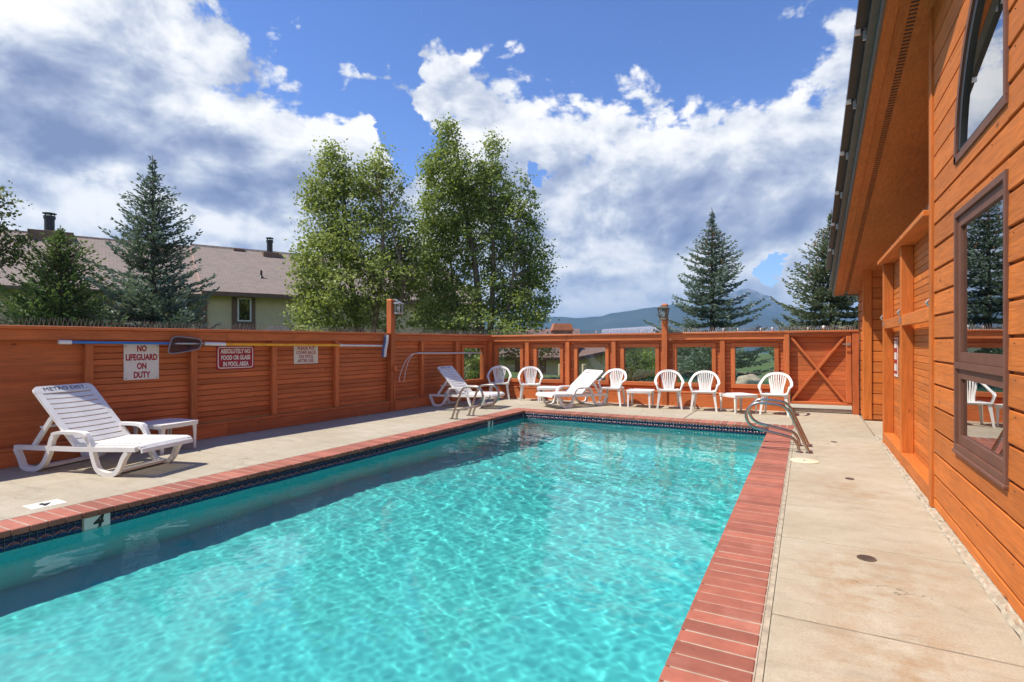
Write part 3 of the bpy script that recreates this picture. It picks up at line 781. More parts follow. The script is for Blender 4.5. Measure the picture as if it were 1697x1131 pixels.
def top_and_base(par, x0, x1, H, base, ledge, splits, zlow=-0.02):
    """cap, fascia and kick board in lengths"""
    for a, b in zip(splits[:-1], splits[1:]):
        box('cap_board', WOODD, a + 0.001, b - 0.001, -0.145, 0.10, H - 0.045, H, par, 0.006)
        box('fascia_board', WOODD, a + 0.001, b - 0.001, -0.112, -0.002, H - 0.185, H - 0.047, par, 0.005)
        box('kick_board', WOODD, a + 0.001, b - 0.001, -0.130, -0.098, zlow, base - 0.002, par, 0.006)
        box('ledge_board', WOODD, a + 0.001, b - 0.001, -0.136, -0.001, base, base + ledge, par, 0.006)
        box('fence_back', WOODD, a + 0.001, b - 0.001, 0.002, 0.030, zlow, base + ledge, par, 0)

HL = 1.80
lf = tag(empty('wooden_fence', LQ, math.atan2(LD.y, LD.x)), 'long shaded orange wooden fence on the left, hung with signs and pool poles', 'fence')
sL = {u: cross_s(LQ, LD, u, -0.09) for u in (148, 322, 455.5, 559, 648, 701, 758, 806)}
posts = [-4.6, -3.2, -1.9, -0.55] + [sL[u] for u in (148, 322, 455.5, 559, 648, 701, 758)]
sEnd = 10.96
for s_ in posts:
    if abs(s_ - sL[648]) < 1e-6: continue
    box('post', WOODD, s_ - 0.05, s_ + 0.05, -0.095, -0.002, 0.245, HL - 0.187, lf, 0.006)
box('post', WOODD, sEnd - 0.13, sEnd - 0.04, -0.095, -0.002, 0.245, HL - 0.187, lf, 0.006)
edges = posts + [sEnd - 0.08]
for a, b in zip(edges[:-1], edges[1:]):
    if b < 0.0: continue
    op = None
    if abs(a - sL[758]) < 1e-6:
        op = (cross_s(LQ, LD, 767.5), cross_s(LQ, LD, 800), 0.53, 1.42)
    bay(lf, a + 0.001, b - 0.001, 0.245, HL - 0.187, 15, op)
    if op: opening_trim(lf, *op)
for a, b in zip(edges[:4], edges[1:5]): box('backing_board', WOODD, a, b, 0.0, 0.03, 0.245, HL - 0.187, lf, 0)
top_and_base(lf, -4.6, sEnd - 0.03, HL, 0.205, 0.038, [-4.6, -1.2, 2.9, sL[648], sEnd - 0.03])
spikes(lf, -2.0, sL[648] - 0.09, HL, SPIKE); spikes(lf, sL[648] + 0.09, sEnd - 0.1, HL, SPIKE)

HF = 1.785
ff = tag(empty('wooden_fence', CQ, rot=(0, R(-0.45), R(1.6))), 'sunlit orange wooden fence with square glazed openings behind the white chairs', 'fence')
uF = (874, 941, 1017.6, 1102, 1198, 1303)
sF = {u: cross_s(CQ, CD, u, -0.09) for u in uF}
xe = cross_s(CQ, CD, 1309, -0.05)             # gate jamb
for u in uF:
    if u == 1102: continue
    box('post', WOODD, sF[u] - 0.055, sF[u] + 0.055, -0.098, -0.002, 0.30, HF - 0.187, ff, 0.006)
box('post', WOODD, 0.03, 0.12, -0.098, -0.002, 0.30, HF - 0.187, ff, 0.006)
ops = [(825, 863), (890.5, 929), (958, 1004), (1035, 1087), (1122, 1180.5), (1219, 1284)]
e_ = [0.07] + [sF[u] for u in uF]
for (a, b), (ua, ub) in zip(zip(e_[:-1], e_[1:]), ops):
    op = (cross_s(CQ, CD, ua), cross_s(CQ, CD, ub), 0.53, 1.42)
    bay(ff, a + 0.001, b - 0.001, 0.318, HF - 0.187, 14, op); opening_trim(ff, *op)
box('gate_post', WOODD, xe - 0.10, xe, -0.13, 0.06, -0.12, HF - 0.047, ff, 0.006)
top_and_base(ff, 0.05, xe, HF, 0.275, 0.04, [0.0, sF[941], sF[1102], xe - 0.101], -0.14)
gx1 = cross_s(CQ, CD, 1412, -0.05); xwall = cross_s(CQ, CD, 1424.5, -0.05)
box('cap_board', WOODD, xe - 0.10, xwall, -0.145, 0.10, HF - 0.045, HF, ff, 0.006)
box('gate_post', WOODD, gx1 + 0.008, gx1 + 0.13, -0.13, 0.06, -0.12, HF - 0.047, ff, 0.006)
spikes(ff, 0.05, sF[1102] - 0.1, HF, SPIKE, 0.05); spikes(ff, sF[1102] + 0.1, xwall - 0.03, HF, SPIKEW, 0.045)
# bulbs and insulator caps on the spike strip
for u, w in ((990, .014), (1013, .012), (1066, .016), (1083, .018), (1200, .018), (1224, .016), (1262, .014), (1281, .022), (1340, .014), (1366, .030)):
    s_ = cross_s(CQ, CD, u)
    a_ = Acc(); a_.tube([(0, 0, 0), (0, 0, 0.03), (0, 0, 0.045), (0, 0, 0.045 + w), (0, 0, 0.045 + 1.8 * w), (0, 0, 0.045 + 2.2 * w)], [.010, .010, w * .8, w, w * .8, w * .3], 8)
    a_.obj('spike_cap', WHITEPAINT, ff, True, (s_, -0.05, HF))

# the gate: frame, boards, cross braces, latch
gate = tag(empty('wooden_gate', CQ + CD * ((xe + gx1) / 2) + Vector((0, 0, 0.0)), rot=(0, R(-0.45), R(1.6))), 'wooden gate with X cross brace between the fence and the building', 'gate')
gate.location.z = math.tan(R(0.45)) * (xe + gx1) / 2
gw = (gx1 - xe) / 2 - 0.006; g0, g1 = 0.115, HF - 0.052
n_ = 15; h_ = (g1 - g0) / n_
for i in range(n_):
    box('plank', WOODD, -gw, gw, 0.0, 0.028, g0 + i * h_ + 0.0022, g0 + (i + 1) * h_ - 0.0022, gate, 0.005)
box('backing_board', WOODD, -gw, gw, 0.031, 0.045, g0, g1, gate, 0)
box('gate_rail', WOODD, -gw, gw, -0.105, -0.002, g1 - 0.075, g1, gate, 0.006)
box('gate_rail', WOODD, -gw, gw, -0.105, -0.002, g0, g0 + 0.062, gate, 0.006)
box('gate_stile', WOODD, gw - 0.10, gw, -0.118, -0.002, g0 + 0.064, g1 - 0.077, gate, 0.006)
bx0, bx1, bz0, bz1 = -gw + 0.03, gw - 0.12, g0 + 0.075, g1 - 0.09
ang = math.atan2(bz1 - bz0, bx1 - bx0); ln = math.hypot(bz1 - bz0, bx1 - bx0)
for s_, k in ((1, 0.0), (-1, 0.004)):
    o = box('brace', WOODD, -ln / 2, ln / 2, -0.045, 0.045, -0.026, 0.026, gate, 0.005)
    o.location = ((bx0 + bx1) / 2, -0.048 - k, (bz0 + bz1) / 2); o.rotation_euler = (0, -ang * s_, 0)
a_ = Acc(); a_.box(gw - 0.09, gw - 0.02, -0.132, -0.120, 1.44, 1.50); a_.tube([(gw - 0.06, -0.13, 1.47), (gw - 0.06, -0.18, 1.47), (gw - 0.17, -0.185, 1.475)], 0.011, 8)
a_.obj('latch_handle', GALV, gate)
sill = box('gate_sill', MORTAR, xe, gx1, -0.05, 0.08, -0.05, 0.012, ff, 0.004)
# ================================================================= the building on the right
RUSTY = plain('nail_rust', (0.10, 0.05, 0.03), 0.7)
bld = tag(empty('pool_building', (1.06, 6.5, 0)), 'orange timber building on the right with wide eaves and brown framed windows', 'building')
BX, BY = 1.06, 6.5
def inb(o): o.parent = bld; o.location.x -= BX; o.location.y -= BY; return o
WX = 1.06                                     # face of the near wall
def yz_prism(name, poly, x0, x1, mat, bev=0.0):
    cy_ = sum(p[0] for p in poly) / len(poly); cz = sum(p[1] for p in poly) / len(poly); n = len(poly)
    v = [(x0, y - cy_, z - cz) for y, z in poly] + [(x1, y - cy_, z - cz) for y, z in poly]
    f = [tuple(range(n)), tuple(range(2 * n - 1, n - 1, -1))] + [(i, n + i, n + (i + 1) % n, (i + 1) % n) for i in range(n)]
    return inb(link(name, mesh(name, v, f, mat), None, (0, cy_, cz)))
def bbox(name, mat, *a, parent=None, bev=0.004): return inb(box(name, mat, *a, None, bev))

PIT = 0.214; GAP = 0.020
levels = [0.128 + PIT * k for k in range(-1, 27)]
WIN = (4.28, 5.58, 0.73, 2.615)               # outer edge of the rectangular window
AR = 1.31; AY, AZ = 4.28, 3.01                # quarter-round window: corner and radius
def arch_y(z):
    return AY + math.sqrt(max(0, AR ** 2 - (z - AZ) ** 2)) if AZ <= z <= AZ + AR else AY
YA, YB = -2.5, 6.45
for z in levels:
    z0, z1 = max(z, 0.03), z + PIT - GAP
    if z1 < 0.05: continue
    def seg(y0, y1): 
        if y1 - y0 > 0.03: 
            o = bbox('siding_board', SIDING, WX, WX + 0.025, y0, y1, z0, z1, bev=0.004)
            o.rotation_euler = (0, 0.022, 0)
    if z1 > WIN[2] and z0 < WIN[3]:
        seg(YA, WIN[0]) ; seg(WIN[1], YB)
        if z0 < WIN[2] - 0.03:  bbox('siding_board', SIDING, WX, WX + 0.025, WIN[0], WIN[1], z0, WIN[2])
        if z1 > WIN[3] + 0.03:  bbox('siding_board', SIDING, WX, WX + 0.025, WIN[0], WIN[1], WIN[3], z1)
    elif z1 > AZ and z0 < AZ + AR:
        seg(YA, AY)
        zs = [max(z0, AZ) + (z1 - max(z0, AZ)) * k / 6 for k in range(7)]
        poly = [(arch_y(q), q) for q in zs]
        if z1 > AZ + AR: poly = [p for p in poly if p[1] < AZ + AR] + [(AY, AZ + AR), (AY, z1)]
        if z0 < AZ: poly = [(AY, z0), (AY, AZ)] + poly
        yz_prism('siding_board', [(YB, z0)] + poly + [(YB, z1)], WX, WX + 0.025, SIDING['y'])
    else: seg(YA, YB)
# wall behind the boards, with the window openings left free
a_ = Acc(); x0, x1 = WX + 0.0235, WX + 0.14
for q in ((YA, WIN[0], 0, 6), (WIN[1], 6.5, 0, 6), (WIN[0], WIN[1], 0, WIN[2]), (WIN[0], WIN[1], WIN[3], AZ), (AY, WIN[1] , AZ + AR, 6)): a_.box(x0, x1, q[0], q[1], q[2], q[3])
n = 24
for k in range(n):
    t0, t1 = math.pi / 2 * k / n, math.pi / 2 * (k + 1) / n
    y0, y1 = AY + AR * math.cos(t0), AY + AR * math.cos(t1); zt = AZ + AR * math.sin((t0 + t1) / 2)
    a_.box(x0, x1, y1, y0, zt, AZ + AR)
inb(a_.obj('wall', SIDING['y']))
bbox('corner_board', SIDING, WX - 0.022, WX + 0.14, 6.452, 6.56, 0.02, 4.95)
bbox('interior', ROOMSHADE, 1.75, 1.8, 2.5, 6.4, 0, 6, bev=0)
bbox('interior', ROOMSHADE, 1.21, 1.75, 6.3, 6.35, 0, 6, bev=0); bbox('interior', ROOMSHADE, 1.21, 1.75, 2.5, 2.55, 0, 6, bev=0)
bbox('interior', plain('dark_floor', (0.06, 0.05, 0.04)), 1.21, 1.75, 2.55, 6.3, -0.05, 0.0, bev=0)

nails = Acc()
for z in levels:
    zc = z + PIT - GAP - 0.03
    if not 0.1 < zc < 5.6: continue
    for y in np.arange(-1.9, 6.4, 0.405):
        if WIN[0] - 0.02 < y < WIN[1] + 0.02 and WIN[2] - 0.03 < zc < WIN[3] + 0.03: continue
        if AZ < zc < AZ + AR and AY < y < arch_y(zc) + 0.03: continue
        q = y + random.uniform(-.03, .03)
        if random.random() < 0.45: continue
        nails.tube([(WX - 0.0035, q, zc), (WX + 0.002, q, zc)], 0.0038, 6)
nh = inb(nails.obj('nail_heads', RUSTY)); nh['kind'] = 'stuff'

# rectangular window: outer frame, two sashes, two panes
wf = Acc(); y0, y1, z0, z1 = WIN; t = 0.045; xf0, xf1 = WX - 0.014, WX + 0.13
for q in ((y0, y1, z0, z0 + t), (y0, y1, z1 - t, z1), (y0, y0 + t, z0 + t, z1 - t), (y1 - t, y1, z0 + t, z1 - t), (y0 + t, y1 - t, 1.375, 1.425)): wf.box(xf0, xf1, *q)
win = inb(wf.obj('window', BROWNFRAME))
inv = lambda o: (setattr(o, 'parent', win), setattr(o, 'location', o.location - win.location - Vector((0, 0, 0))))
def winpart(o):
    o.location.x -= BX; o.location.y -= BY; o.parent = win; o.location -= win.location
for za, zc in ((z0 + t, 1.375), (1.425, z1 - t)):
    s_ = Acc(); w = 0.075; a, b = y0 + t + 0.003, y1 - t - 0.003; za2, zc2 = za + 0.003, zc - 0.003
    for q in ((a, b, za2, za2 + w), (a, b, zc2 - w, zc2), (a, a + w, za2 + w, zc2 - w), (b - w, b, za2 + w, zc2 - w)): s_.box(WX + 0.005, WX + 0.05, *q)
    winpart(s_.obj('sash', BROWNFRAME))
    winpart(box('pane', COATED, WX + 0.024, WX + 0.030, a + w, b - w, za2 + w, zc2 - w, None, 0))
winpart(box('sill', BROWNFRAME, WX - 0.026, WX + 0.02, y0 - 0.004, y1 + 0.004, z0 - 0.028, z0 - 0.001, None, 0.006))
# quarter-round window
def arch_ring(r0, r1, x0, x1, inset):
    v, f = [], []; n = 28
    A0, Z0 = AY + inset, AZ + inset
    for k in range(n + 1):
        th = math.pi / 2 * k / n
        for r_ in (r0, r1):
            for x in (x0, x1): v.append((x, AY + inset * 0 + r_ * math.cos(th), AZ + r_ * math.sin(th)))
    for k in range(n):
        b = k * 4
        f += [(b, b + 4, b + 6, b + 2), (b + 1, b + 3, b + 7, b + 5), (b, b + 1, b + 5, b + 4), (b + 2, b + 6, b + 7, b + 3)]
    return v, f
q_ = Acc(); q_.add(*arch_ring(AR - 0.06, AR + 0.001, xf0, xf1, 0)); q_.box(xf0, xf1, AY, AY + AR, AZ - 0.002, AZ + 0.055); q_.box(xf0, xf1, AY - 0.002, AY + 0.045, AZ + 0.055, AZ + AR)
aw = inb(q_.obj('window', BROWNFRAME)); aw['label'] = 'quarter round window'
def awpart(o): o.location.x -= BX; o.location.y -= BY; o.parent = aw; o.location -= aw.location
q_ = Acc(); q_.add(*arch_ring(AR - 0.14, AR - 0.061, WX + 0.0, WX + 0.06, 0)); q_.box(WX, WX + 0.06, AY + 0.045, AY + AR - 0.06, AZ + 0.055, AZ + 0.085)
awpart(q_.obj('sash', DARKMETAL))
v, f = [(0, AY + 0.045, AZ + 0.085)], []; n = 28
for k in range(n + 1):
    th = math.pi / 2 * k / n; v.append((0, max(AY + 0.045, AY + (AR - 0.14) * math.cos(th)), max(AZ + 0.085, AZ + (AR - 0.14) * math.sin(th))))
f = [(0, k + 1, k + 2) for k in range(n)]
v2 = [(0.006, y, z) for _, y, z in v]; f2 = [(a + len(v), c + len(v), b + len(v)) for a, b, c in f]
o = link('pane', mesh('pane', v + v2, f + f2, COATED), None, (WX + 0.022, 0, 0)); awpart(o)

# cover-reel alcove: frame of posts and rails in front of narrow siding
FX, FD = 1.075, 0.115                        # front of the frame, depth to the siding
PX = FX + FD
fy0, fy1 = 6.56, 10.36
nb_ = 33; hb = (2.80 - 0.13) / nb_
for a, b in ((fy0, 8.46), (8.56, 10.25)):
    for k in range(nb_):
        z = 0.13 + k * hb
        o = bbox('panel_board', SIDING, PX, PX + 0.02, a - 0.02, b + 0.03, z + 0.003, z + hb - 0.003, bev=0.0035)
bbox('panel_back', SIDING, PX + 0.022, PX + 0.10, fy0, fy1, 0, 2.82, bev=0)
for a, b in ((10.25, 10.37), (8.45, 8.57)):
    bbox('frame_post', SIDING, FX - 0.02, PX - 0.001, a, b, 0.0, 2.80, bev=0.006)
for a, b in ((6.562, 8.448), (8.572, 10.248)):
    bbox('frame_rail', SIDING, FX - 0.018, FX + 0.03, a, b, 1.79, 1.925, bev=0.006)
    bbox('bottom_rail', SIDING, FX - 0.02, PX - 0.001, a, b, 0.055, 0.185, bev=0.006)
    bbox('bottom_rail', SIDING, FX - 0.012, FX + 0.03, a, b, 0.012, 0.053, bev=0.004)
bbox('ledge_board', SIDING, FX - 0.085, 1.8, 6.562, 10.42, 2.802, 2.86, bev=0.006)
for a, w in ((10.31, 0.05), (8.51, 0.06), (6.60, 0.04)):
    q_ = Acc(); q_.box(FX - 0.026, FX - 0.021, a - w, a + w * 0.6, 1.83, 1.90); q_.tube([(FX - 0.024, a, 1.93), (FX - 0.05, a, 1.965), (FX - 0.02, a + 0.02, 2.0)], 0.012, 8)
    inb(q_.obj('bracket', GALV))
sp = empty('tmp'); sp.location = (FX, 6.6, 0); sp.rotation_euler = (0, 0, R(90))
spikes(sp, 0.0, 3.7, 2.86, SPIKE, 0.05, 0.12, 0.0)
for o in list(sp.children):
    o.parent = None; o.location = (FX + 0.02, 6.6, 0); o.rotation_euler = (0, 0, R(90)); inb(o)
bpy.data.objects.remove(sp)
# far nook and wing
for z in levels:
    z0, z1 = max(z, 0.03), z + PIT - GAP
    if z1 < 0.05 or z0 > 3.4: continue
    bbox('siding_board', SIDING, 1.17, 3.0, 13.25, 13.275, z0, z1)
    bbox('siding_board', SIDING, 1.04, 1.065, 13.38, 14.8, z0, z1)
a_ = Acc(); a_.box(1.0635, 3.0, 13.2735, 14.8, 0, 3.5); a_.box(2.0, 2.1, 6.6, 13.27, 0, 5.2); a_.box(1.2, 2.0, 6.5, 6.56, 2.9, 5.2)
inb(a_.obj('wall', SIDING['y']))
bbox('corner_board', SIDING, 1.018, 1.168, 13.225, 13.378, 0.02, 3.4, bev=0.005)

# soffit, eave and roof: a plane falling away from the camera at 1 in 4
def S(y): return 2.67 + 0.25 * (14.75 - y)
def XE(y): return 0.562 + 0.0124 * (14.75 - y)
def slope_slab(name, mat, xa, xb, y0, y1, dz0, dz1, nseg=1):
    """slab between x = XE + xa and XE + xb (or absolute when given as tuple), following the roof slope"""
    o0 = Vector((XE(y1), y1, S(y1)))
    fx = lambda q, y: q[0] if isinstance(q, tuple) else XE(y) + q
    v = [(fx(xa, y), y, S(y) + dz0) for y in (y0, y1)] + [(fx(xb, y), y, S(y) + dz0) for y in (y1, y0)] + [(fx(xa, y), y, S(y) + dz1) for y in (y0, y1)] + [(fx(xb, y), y, S(y) + dz1) for y in (y1, y0)]
    c = sum((Vector(p) for p in v), Vector()) / 8; v = [tuple(Vector(p) - c) for p in v]
    f = [(0, 1, 2, 3), (7, 6, 5, 4), (0, 4, 5, 1), (1, 5, 6, 2), (2, 6, 7, 3), (3, 7, 4, 0)]
    return inb(link(name, mesh(name, v, f, mat), None, c))
SY = wood('soffit_wood', 'y', (0.54, 0.175, 0.045), 0.06, 0.75, False, 0.3)
slope_slab('soffit', SY, 0.27, (2.05,), 6.5, 14.72, 0.0, 0.02); slope_slab('soffit', SY, 0.27, (1.075,), -4, 6.499, 0.0, 0.02)
slope_slab('soffit_board', SY, 0.0, 0.105, -4, 14.74, -0.012, 0.022)
slope_slab('soffit_board', SY, 0.108, 0.20, -4, 14.74, -0.004, 0.022)
slope_slab('vent_strip', DARKMETAL, 0.20, 0.27, -4, 14.72, 0.008, 0.02)
y = -2.0; a_ = Acc()
while y < 14.6:
    v, f = box_geo(0.068, 0.022, 0.006, 0); a_.add([(p[0] + XE(y) + 0.235 - BX, p[1] + y - BY, p[2] + S(y) + 0.005 - 0.25 * p[1]) for p in v], f); y += 0.05
vl = a_.obj('vent_slats', SY, bld); vl['kind'] = 'stuff'
slope_slab('fascia', TRIMBROWN if False else ROOFMETAL, -0.03, -0.002, -4, 14.76, -0.015, 0.13)
slope_slab('roof', ROOFMETAL, -0.10, (3.4,), -4, 14.78, 0.132, 0.17)
slope_slab('end_fascia', ROOFMETAL, -0.028, (3.4,), 14.741, 14.77, -0.015, 0.13)
y = -3.5
while y < 14.7:
    slope_slab('roof_seam', ROOFMETAL, -0.105, (2.4,), y, y + 0.03, 0.171, 0.215); y += 0.42
# dark collector panels clipped along the roof edge
ye = [-1.2 + 1.16 * k for k in range(14)]
for k, y in enumerate(ye):
    if y + 1.15 > 14.8: continue
    p = slope_slab('collector_panel', DARKMETAL, -0.20, 0.9, y + 0.02, y + 1.12, 0.27, 0.345)
    q_ = slope_slab('clip', GALV, -0.206, -0.15, y - 0.008, y + 0.012, 0.24, 0.352)
    q_ = slope_slab('clip', GALV, -0.13, 0.10, y - 0.006, y + 0.010, 0.172, 0.262)
slope_slab('panel_rail', DARKMETAL, -0.10, -0.06, -3, 14.5, 0.216, 0.268)

# notice on the alcove siding: red panel with pale blocks
ns = tag(empty('notice_sign', (PX - 0.012, 9.95, 1.36), R(-90)), 'small red and white notice on the siding between the frame posts', 'sign')
box('sign_board', WHITESIGN, -0.17, 0.17, 0.0, 0.008, -0.29, 0.29, ns, 0.002)
box('sign_face', REDSIGN, -0.155, 0.155, -0.003, -0.0005, -0.245, 0.275, ns, 0)
for z in (0.19, 0.02, -0.15): box('print_block', WHITESIGN, -0.12, 0.12, -0.0055, -0.0035, z - 0.052, z + 0.052, ns, 0)
# ================================================================= things in the yard
# ---- lanterns on tall posts
def lantern_post(q, d, s, z_top, label, glass_out, tilt=0.0, right=1):
    p = q + d * s
    t = tag(empty('lamp_post', (p.x, p.y, math.tan(R(tilt)) * s), math.atan2(d.y, d.x)), label, 'lamp post', 'lamp posts on the fence')
    box('post', WOODD, -0.068, 0.068, -0.165, -0.012, -0.1, z_top - 0.03, t, 0.008)
    a_ = Acc(); v, f = box_geo(0.136, 0.15, 0.03, 0); v = [(x * (0.72 if z > 0 else 1), y * (0.72 if z > 0 else 1) - 0.088, z + z_top - 0.015) for x, y, z in v]; a_.add(v, f)
    a_.obj('post_top', WOODD['z'], t)
    return t
lp1 = lantern_post(LQ, LD, sL[648], 2.58, 'lamp post with white capped lantern on the shaded left fence', None)
def lantern(t, x, y, z, s, square):
    if not square:
        a_ = Acc(); a_.tube([(x, y, z + 0.235 * s), (x, y, z + 0.255 * s), (x, y, z + 0.31 * s)], [0.145 * s, 0.145 * s, 0.03 * s], 16)
        a_.tube([(x - 0.14 * s, y, z + 0.34 * s), (x - 0.06 * s, y, z + 0.345 * s), (x, y, z + 0.30 * s)], 0.018 * s, 8); ln_ = a_.obj('lantern_cap', GALV, t, True, auto=40)
        a_ = Acc(); a_.tube([(x, y, z), (x, y, z + 0.03 * s)], 0.125 * s, 16); a_.obj('lantern_base', GALV, t, True, auto=40)
        a_ = Acc(); a_.tube([(x, y, z + 0.03 * s), (x, y, z + 0.235 * s)], [0.098 * s, 0.108 * s], 16, False); a_.obj('lantern_glass', PANE, t, True)
        a_ = Acc()
        for k in range(6): a_.tube([(x + 0.108 * s * math.cos(k * 1.047), y + 0.108 * s * math.sin(k * 1.047), z + 0.03 * s), (x + 0.112 * s * math.cos(k * 1.047), y + 0.112 * s * math.sin(k * 1.047), z + 0.235 * s)], 0.007, 5)
        a_.obj('lantern_cage', GALV, t)
        a_ = Acc(); a_.tube([(x, y, z + 0.04), (x, y, z + 0.10), (x, y, z + 0.16), (x, y, z + 0.19)], [0.02, 0.035, 0.05, 0.02], 10); a_.obj('bulb', WHITEPAINT, t, True)
    else:
        a_ = Acc(); h = 0.27
        def fr(h0, z_): return [(x + a * h0, y + b * h0, z + z_) for a, b in ((-1, -1), (1, -1), (1, 1), (-1, 1))]
        lo, hi = fr(0.075, 0.0), fr(0.115, h)
        for k in range(4): a_.tube([lo[k], hi[k]], 0.011, 5); a_.tube([lo[k], lo[(k + 1) % 4]], 0.011, 5); a_.tube([hi[k], hi[(k + 1) % 4]], 0.014, 5)
        a_.add(fr(0.135, h + 0.005) + fr(0.05, h + 0.07), [(3, 2, 1, 0), (4, 5, 6, 7)] + [(k, (k + 1) % 4, 4 + (k + 1) % 4, 4 + k) for k in range(4)])
        a_.add(fr(0.06, -0.03) + fr(0.08, 0.0), [(3, 2, 1, 0)] + [(k, (k + 1) % 4, 4 + (k + 1) % 4, 4 + k) for k in range(4)])
        a_.obj('lantern_frame', plain('aged_bronze', (0.12, 0.10, 0.075), 0.5, 0.6), t)
        a_ = Acc(); a_.add(fr(0.073, 0.01) + fr(0.108, h - 0.01), [(k, (k + 1) % 4, 4 + (k + 1) % 4, 4 + k) for k in range(4)]); a_.obj('lantern_glass', PANE, t)
        a_ = Acc(); a_.tube([(x, y, z + 0.03), (x, y, z + 0.10), (x, y, z + 0.17), (x, y, z + 0.21)], [0.02, 0.035, 0.045, 0.02], 10); a_.obj('bulb', WHITEPAINT, t, True)
lantern(lp1, 0.10, -0.22, 2.24, 0.95, False)
a_ = Acc(); a_.tube([(0.03, -0.178, -0.0), (0.03, -0.178, 0.92)], 0.016, 8); a_.obj('conduit', WOODD['z'], lp1, True); box('switch_box', WOODD, -0.01, 0.08, -0.215, -0.166, 0.92, 1.04, lp1, 0.006)
lp2 = lantern_post(CQ, CD, sF[1102], 2.52, 'lamp post with square bronze lantern on the sunlit far fence', None, 0.45)
lantern(lp2, 0.0, -0.285, 2.12, 0.9, True)

# ---- signs on the left fence (local x runs along the fence, -y faces the pool)
def fence_sign(name, label, u0, u1, z0, z1, face, yb=-0.012):
    s0, s1 = cross_s(LQ, LD, u0, yb), cross_s(LQ, LD, u1, yb); p = LQ + LD * ((s0 + s1) / 2)
    t = tag(empty(name, (p.x, p.y, (z0 + z1) / 2), math.atan2(LD.y, LD.x)), label, 'sign', 'signs on the left fence')
    w, h = (s1 - s0) / 2, (z1 - z0) / 2
    box('sign_board', face, -w, w, yb, yb + 0.006, -h, h, t, 0.002)
    return t, w, h, yb - 0.001
RX = (R(90), 0, 0)
t, w, h, yf = fence_sign('pool_sign', 'white sign with red letters reading no lifeguard on duty', 205, 263.5, 1.02, 1.555, WHITESIGN)
for k, s_ in enumerate(('NO', 'LIFEGUARD', 'ON', 'DUTY')):
    text('lettering', s_, REDPRINT, t, (0, yf, h * (0.74 - 0.495 * k)), RX, 0.128, 0.66, 0.005)
for a in (-1, 1):
    for b_ in (-1, 1):
        q_ = Acc(); q_.tube([(a * w * .88, yf, b_ * h * .90), (a * w * .88, yf - 0.005, b_ * h * .90)], 0.012, 8); q_.obj('screw', GALV, t)
t, w, h, yf = fence_sign('pool_sign', 'red sign with white border reading absolutely no food or glass in pool area', 358.5, 421.5, 1.115, 1.525, REDSIGN)
# rounded border line
def rrect(w, h, r, n=6):
    P = []
    for cx, cz, a0 in ((w - r, h - r, 0), (-w + r, h - r, 90), (-w + r, -h + r, 180), (w - r, -h + r, 270)):
        for k in range(n + 1): a = R(a0 + 90 * k / n); P.append((cx + r * math.cos(a), cz + r * math.sin(a)))
    return P
o_, i_ = rrect(w * .93, h * .90, .05), rrect(w * .93 - .016, h * .90 - .016, .036); n = len(o_)
v = [(x, yf, z) for x, z in o_] + [(x, yf, z) for x, z in i_]
link('border_line', mesh('border_line', v, [(k, n + k, n + (k + 1) % n, (k + 1) % n) for k in range(n)], WHITESIGN), t)
for k, s_ in enumerate(('ABSOLUTELY NO', 'FOOD OR GLASS', 'IN POOL AREA')):
    text('lettering', s_, WHITESIGN, t, (0, yf - 0.0005, h * (0.52 - 0.54 * k)), RX, 0.105, 0.66, 0.004)
t, w, h, yf = fence_sign('pool_sign', 'small white sign with thin letters reading please put cover back on pool after use', 487, 527, 1.165, 1.525, CREAMSIGN)
for k, s_ in enumerate(('PLEASE PUT', 'COVER BACK', 'ON POOL', 'AFTER USE.')):
    text('lettering', s_, REDPRINT, t, (0, yf, h * (0.66 - 0.45 * k)), RX, 0.094, 0.80, 0.001)

# ---- long pool tools hung along the left fence
def fence_pt(u, v, yoff):
    s_ = cross_s(LQ, LD, u, yoff); n_ = Vector((-LD.y, LD.x, 0)); p = LQ + LD * s_ + n_ * yoff
    r_ = FV * 1 + RV * ((u - 848.5) / 910); D = FV.dot(p)
    return s_, EYE + (568 - v) / 910 * D
def tool(name, label, cat):
    return tag(empty(name, LQ, math.atan2(LD.y, LD.x)), label, cat)
YP = -0.128
sk = tool('leaf_skimmer', 'blue pole with dark leaf net hung along the left fence', 'pool skimmer')
(sa, za), (sb, zb), (sc, zc) = fence_pt(97, 567.3, YP), fence_pt(118, 567.5, YP), fence_pt(284, 569.5, YP)
a_ = Acc(); a_.tube([(sa, YP, za), (sb, YP, zb)], 0.030, 10); a_.obj('handle_grip', WHITEPAINT, sk, True, auto=40)
a_ = Acc(); a_.tube([(sb, YP, zb), (sc, YP, zc)], 0.020, 10); a_.obj('pole', BLUEPOLE, sk, True, auto=40)
# net: bag of dark mesh inside a rounded frame
net = [fence_pt(u, v, -0.17) for u, v in ((279, 583), (281, 574), (285, 562), (291, 558.5), (305, 559), (327, 562), (333, 565), (333.5, 570), (329, 578), (318, 581), (300, 584.5), (284, 586))]
ring = [(s_, -0.17, z_) for s_, z_ in net]
cr = catmull(ring + [ring[0]], 4)
a_ = Acc(); a_.tube(cr, 0.011, 6, False); a_.obj('net_frame', plain('net_frame_metal', (0.30, 0.30, 0.31), 0.4, 0.7), sk, True)
m_, N, b, out = material('net_mesh'); tr = N.n('BsdfTransparent'); mx = N.n('MixShader'); mx.inputs[0].default_value = 0.74
b.inputs['Base Color'].default_value = (0.03, 0.018, 0.025, 1); b.inputs['Roughness'].default_value = 0.8
N.t.links.new(tr.outputs[0], mx.inputs[1]); N.t.links.new(b.outputs[0], mx.inputs[2]); N.t.links.new(mx.outputs[0], out.inputs[0]); NETM = m_
c = sum((Vector(p) for p in cr[:-1]), Vector()) / (len(cr) - 1); v, f = [tuple(p) for p in cr[:-1]], []; n = len(v)
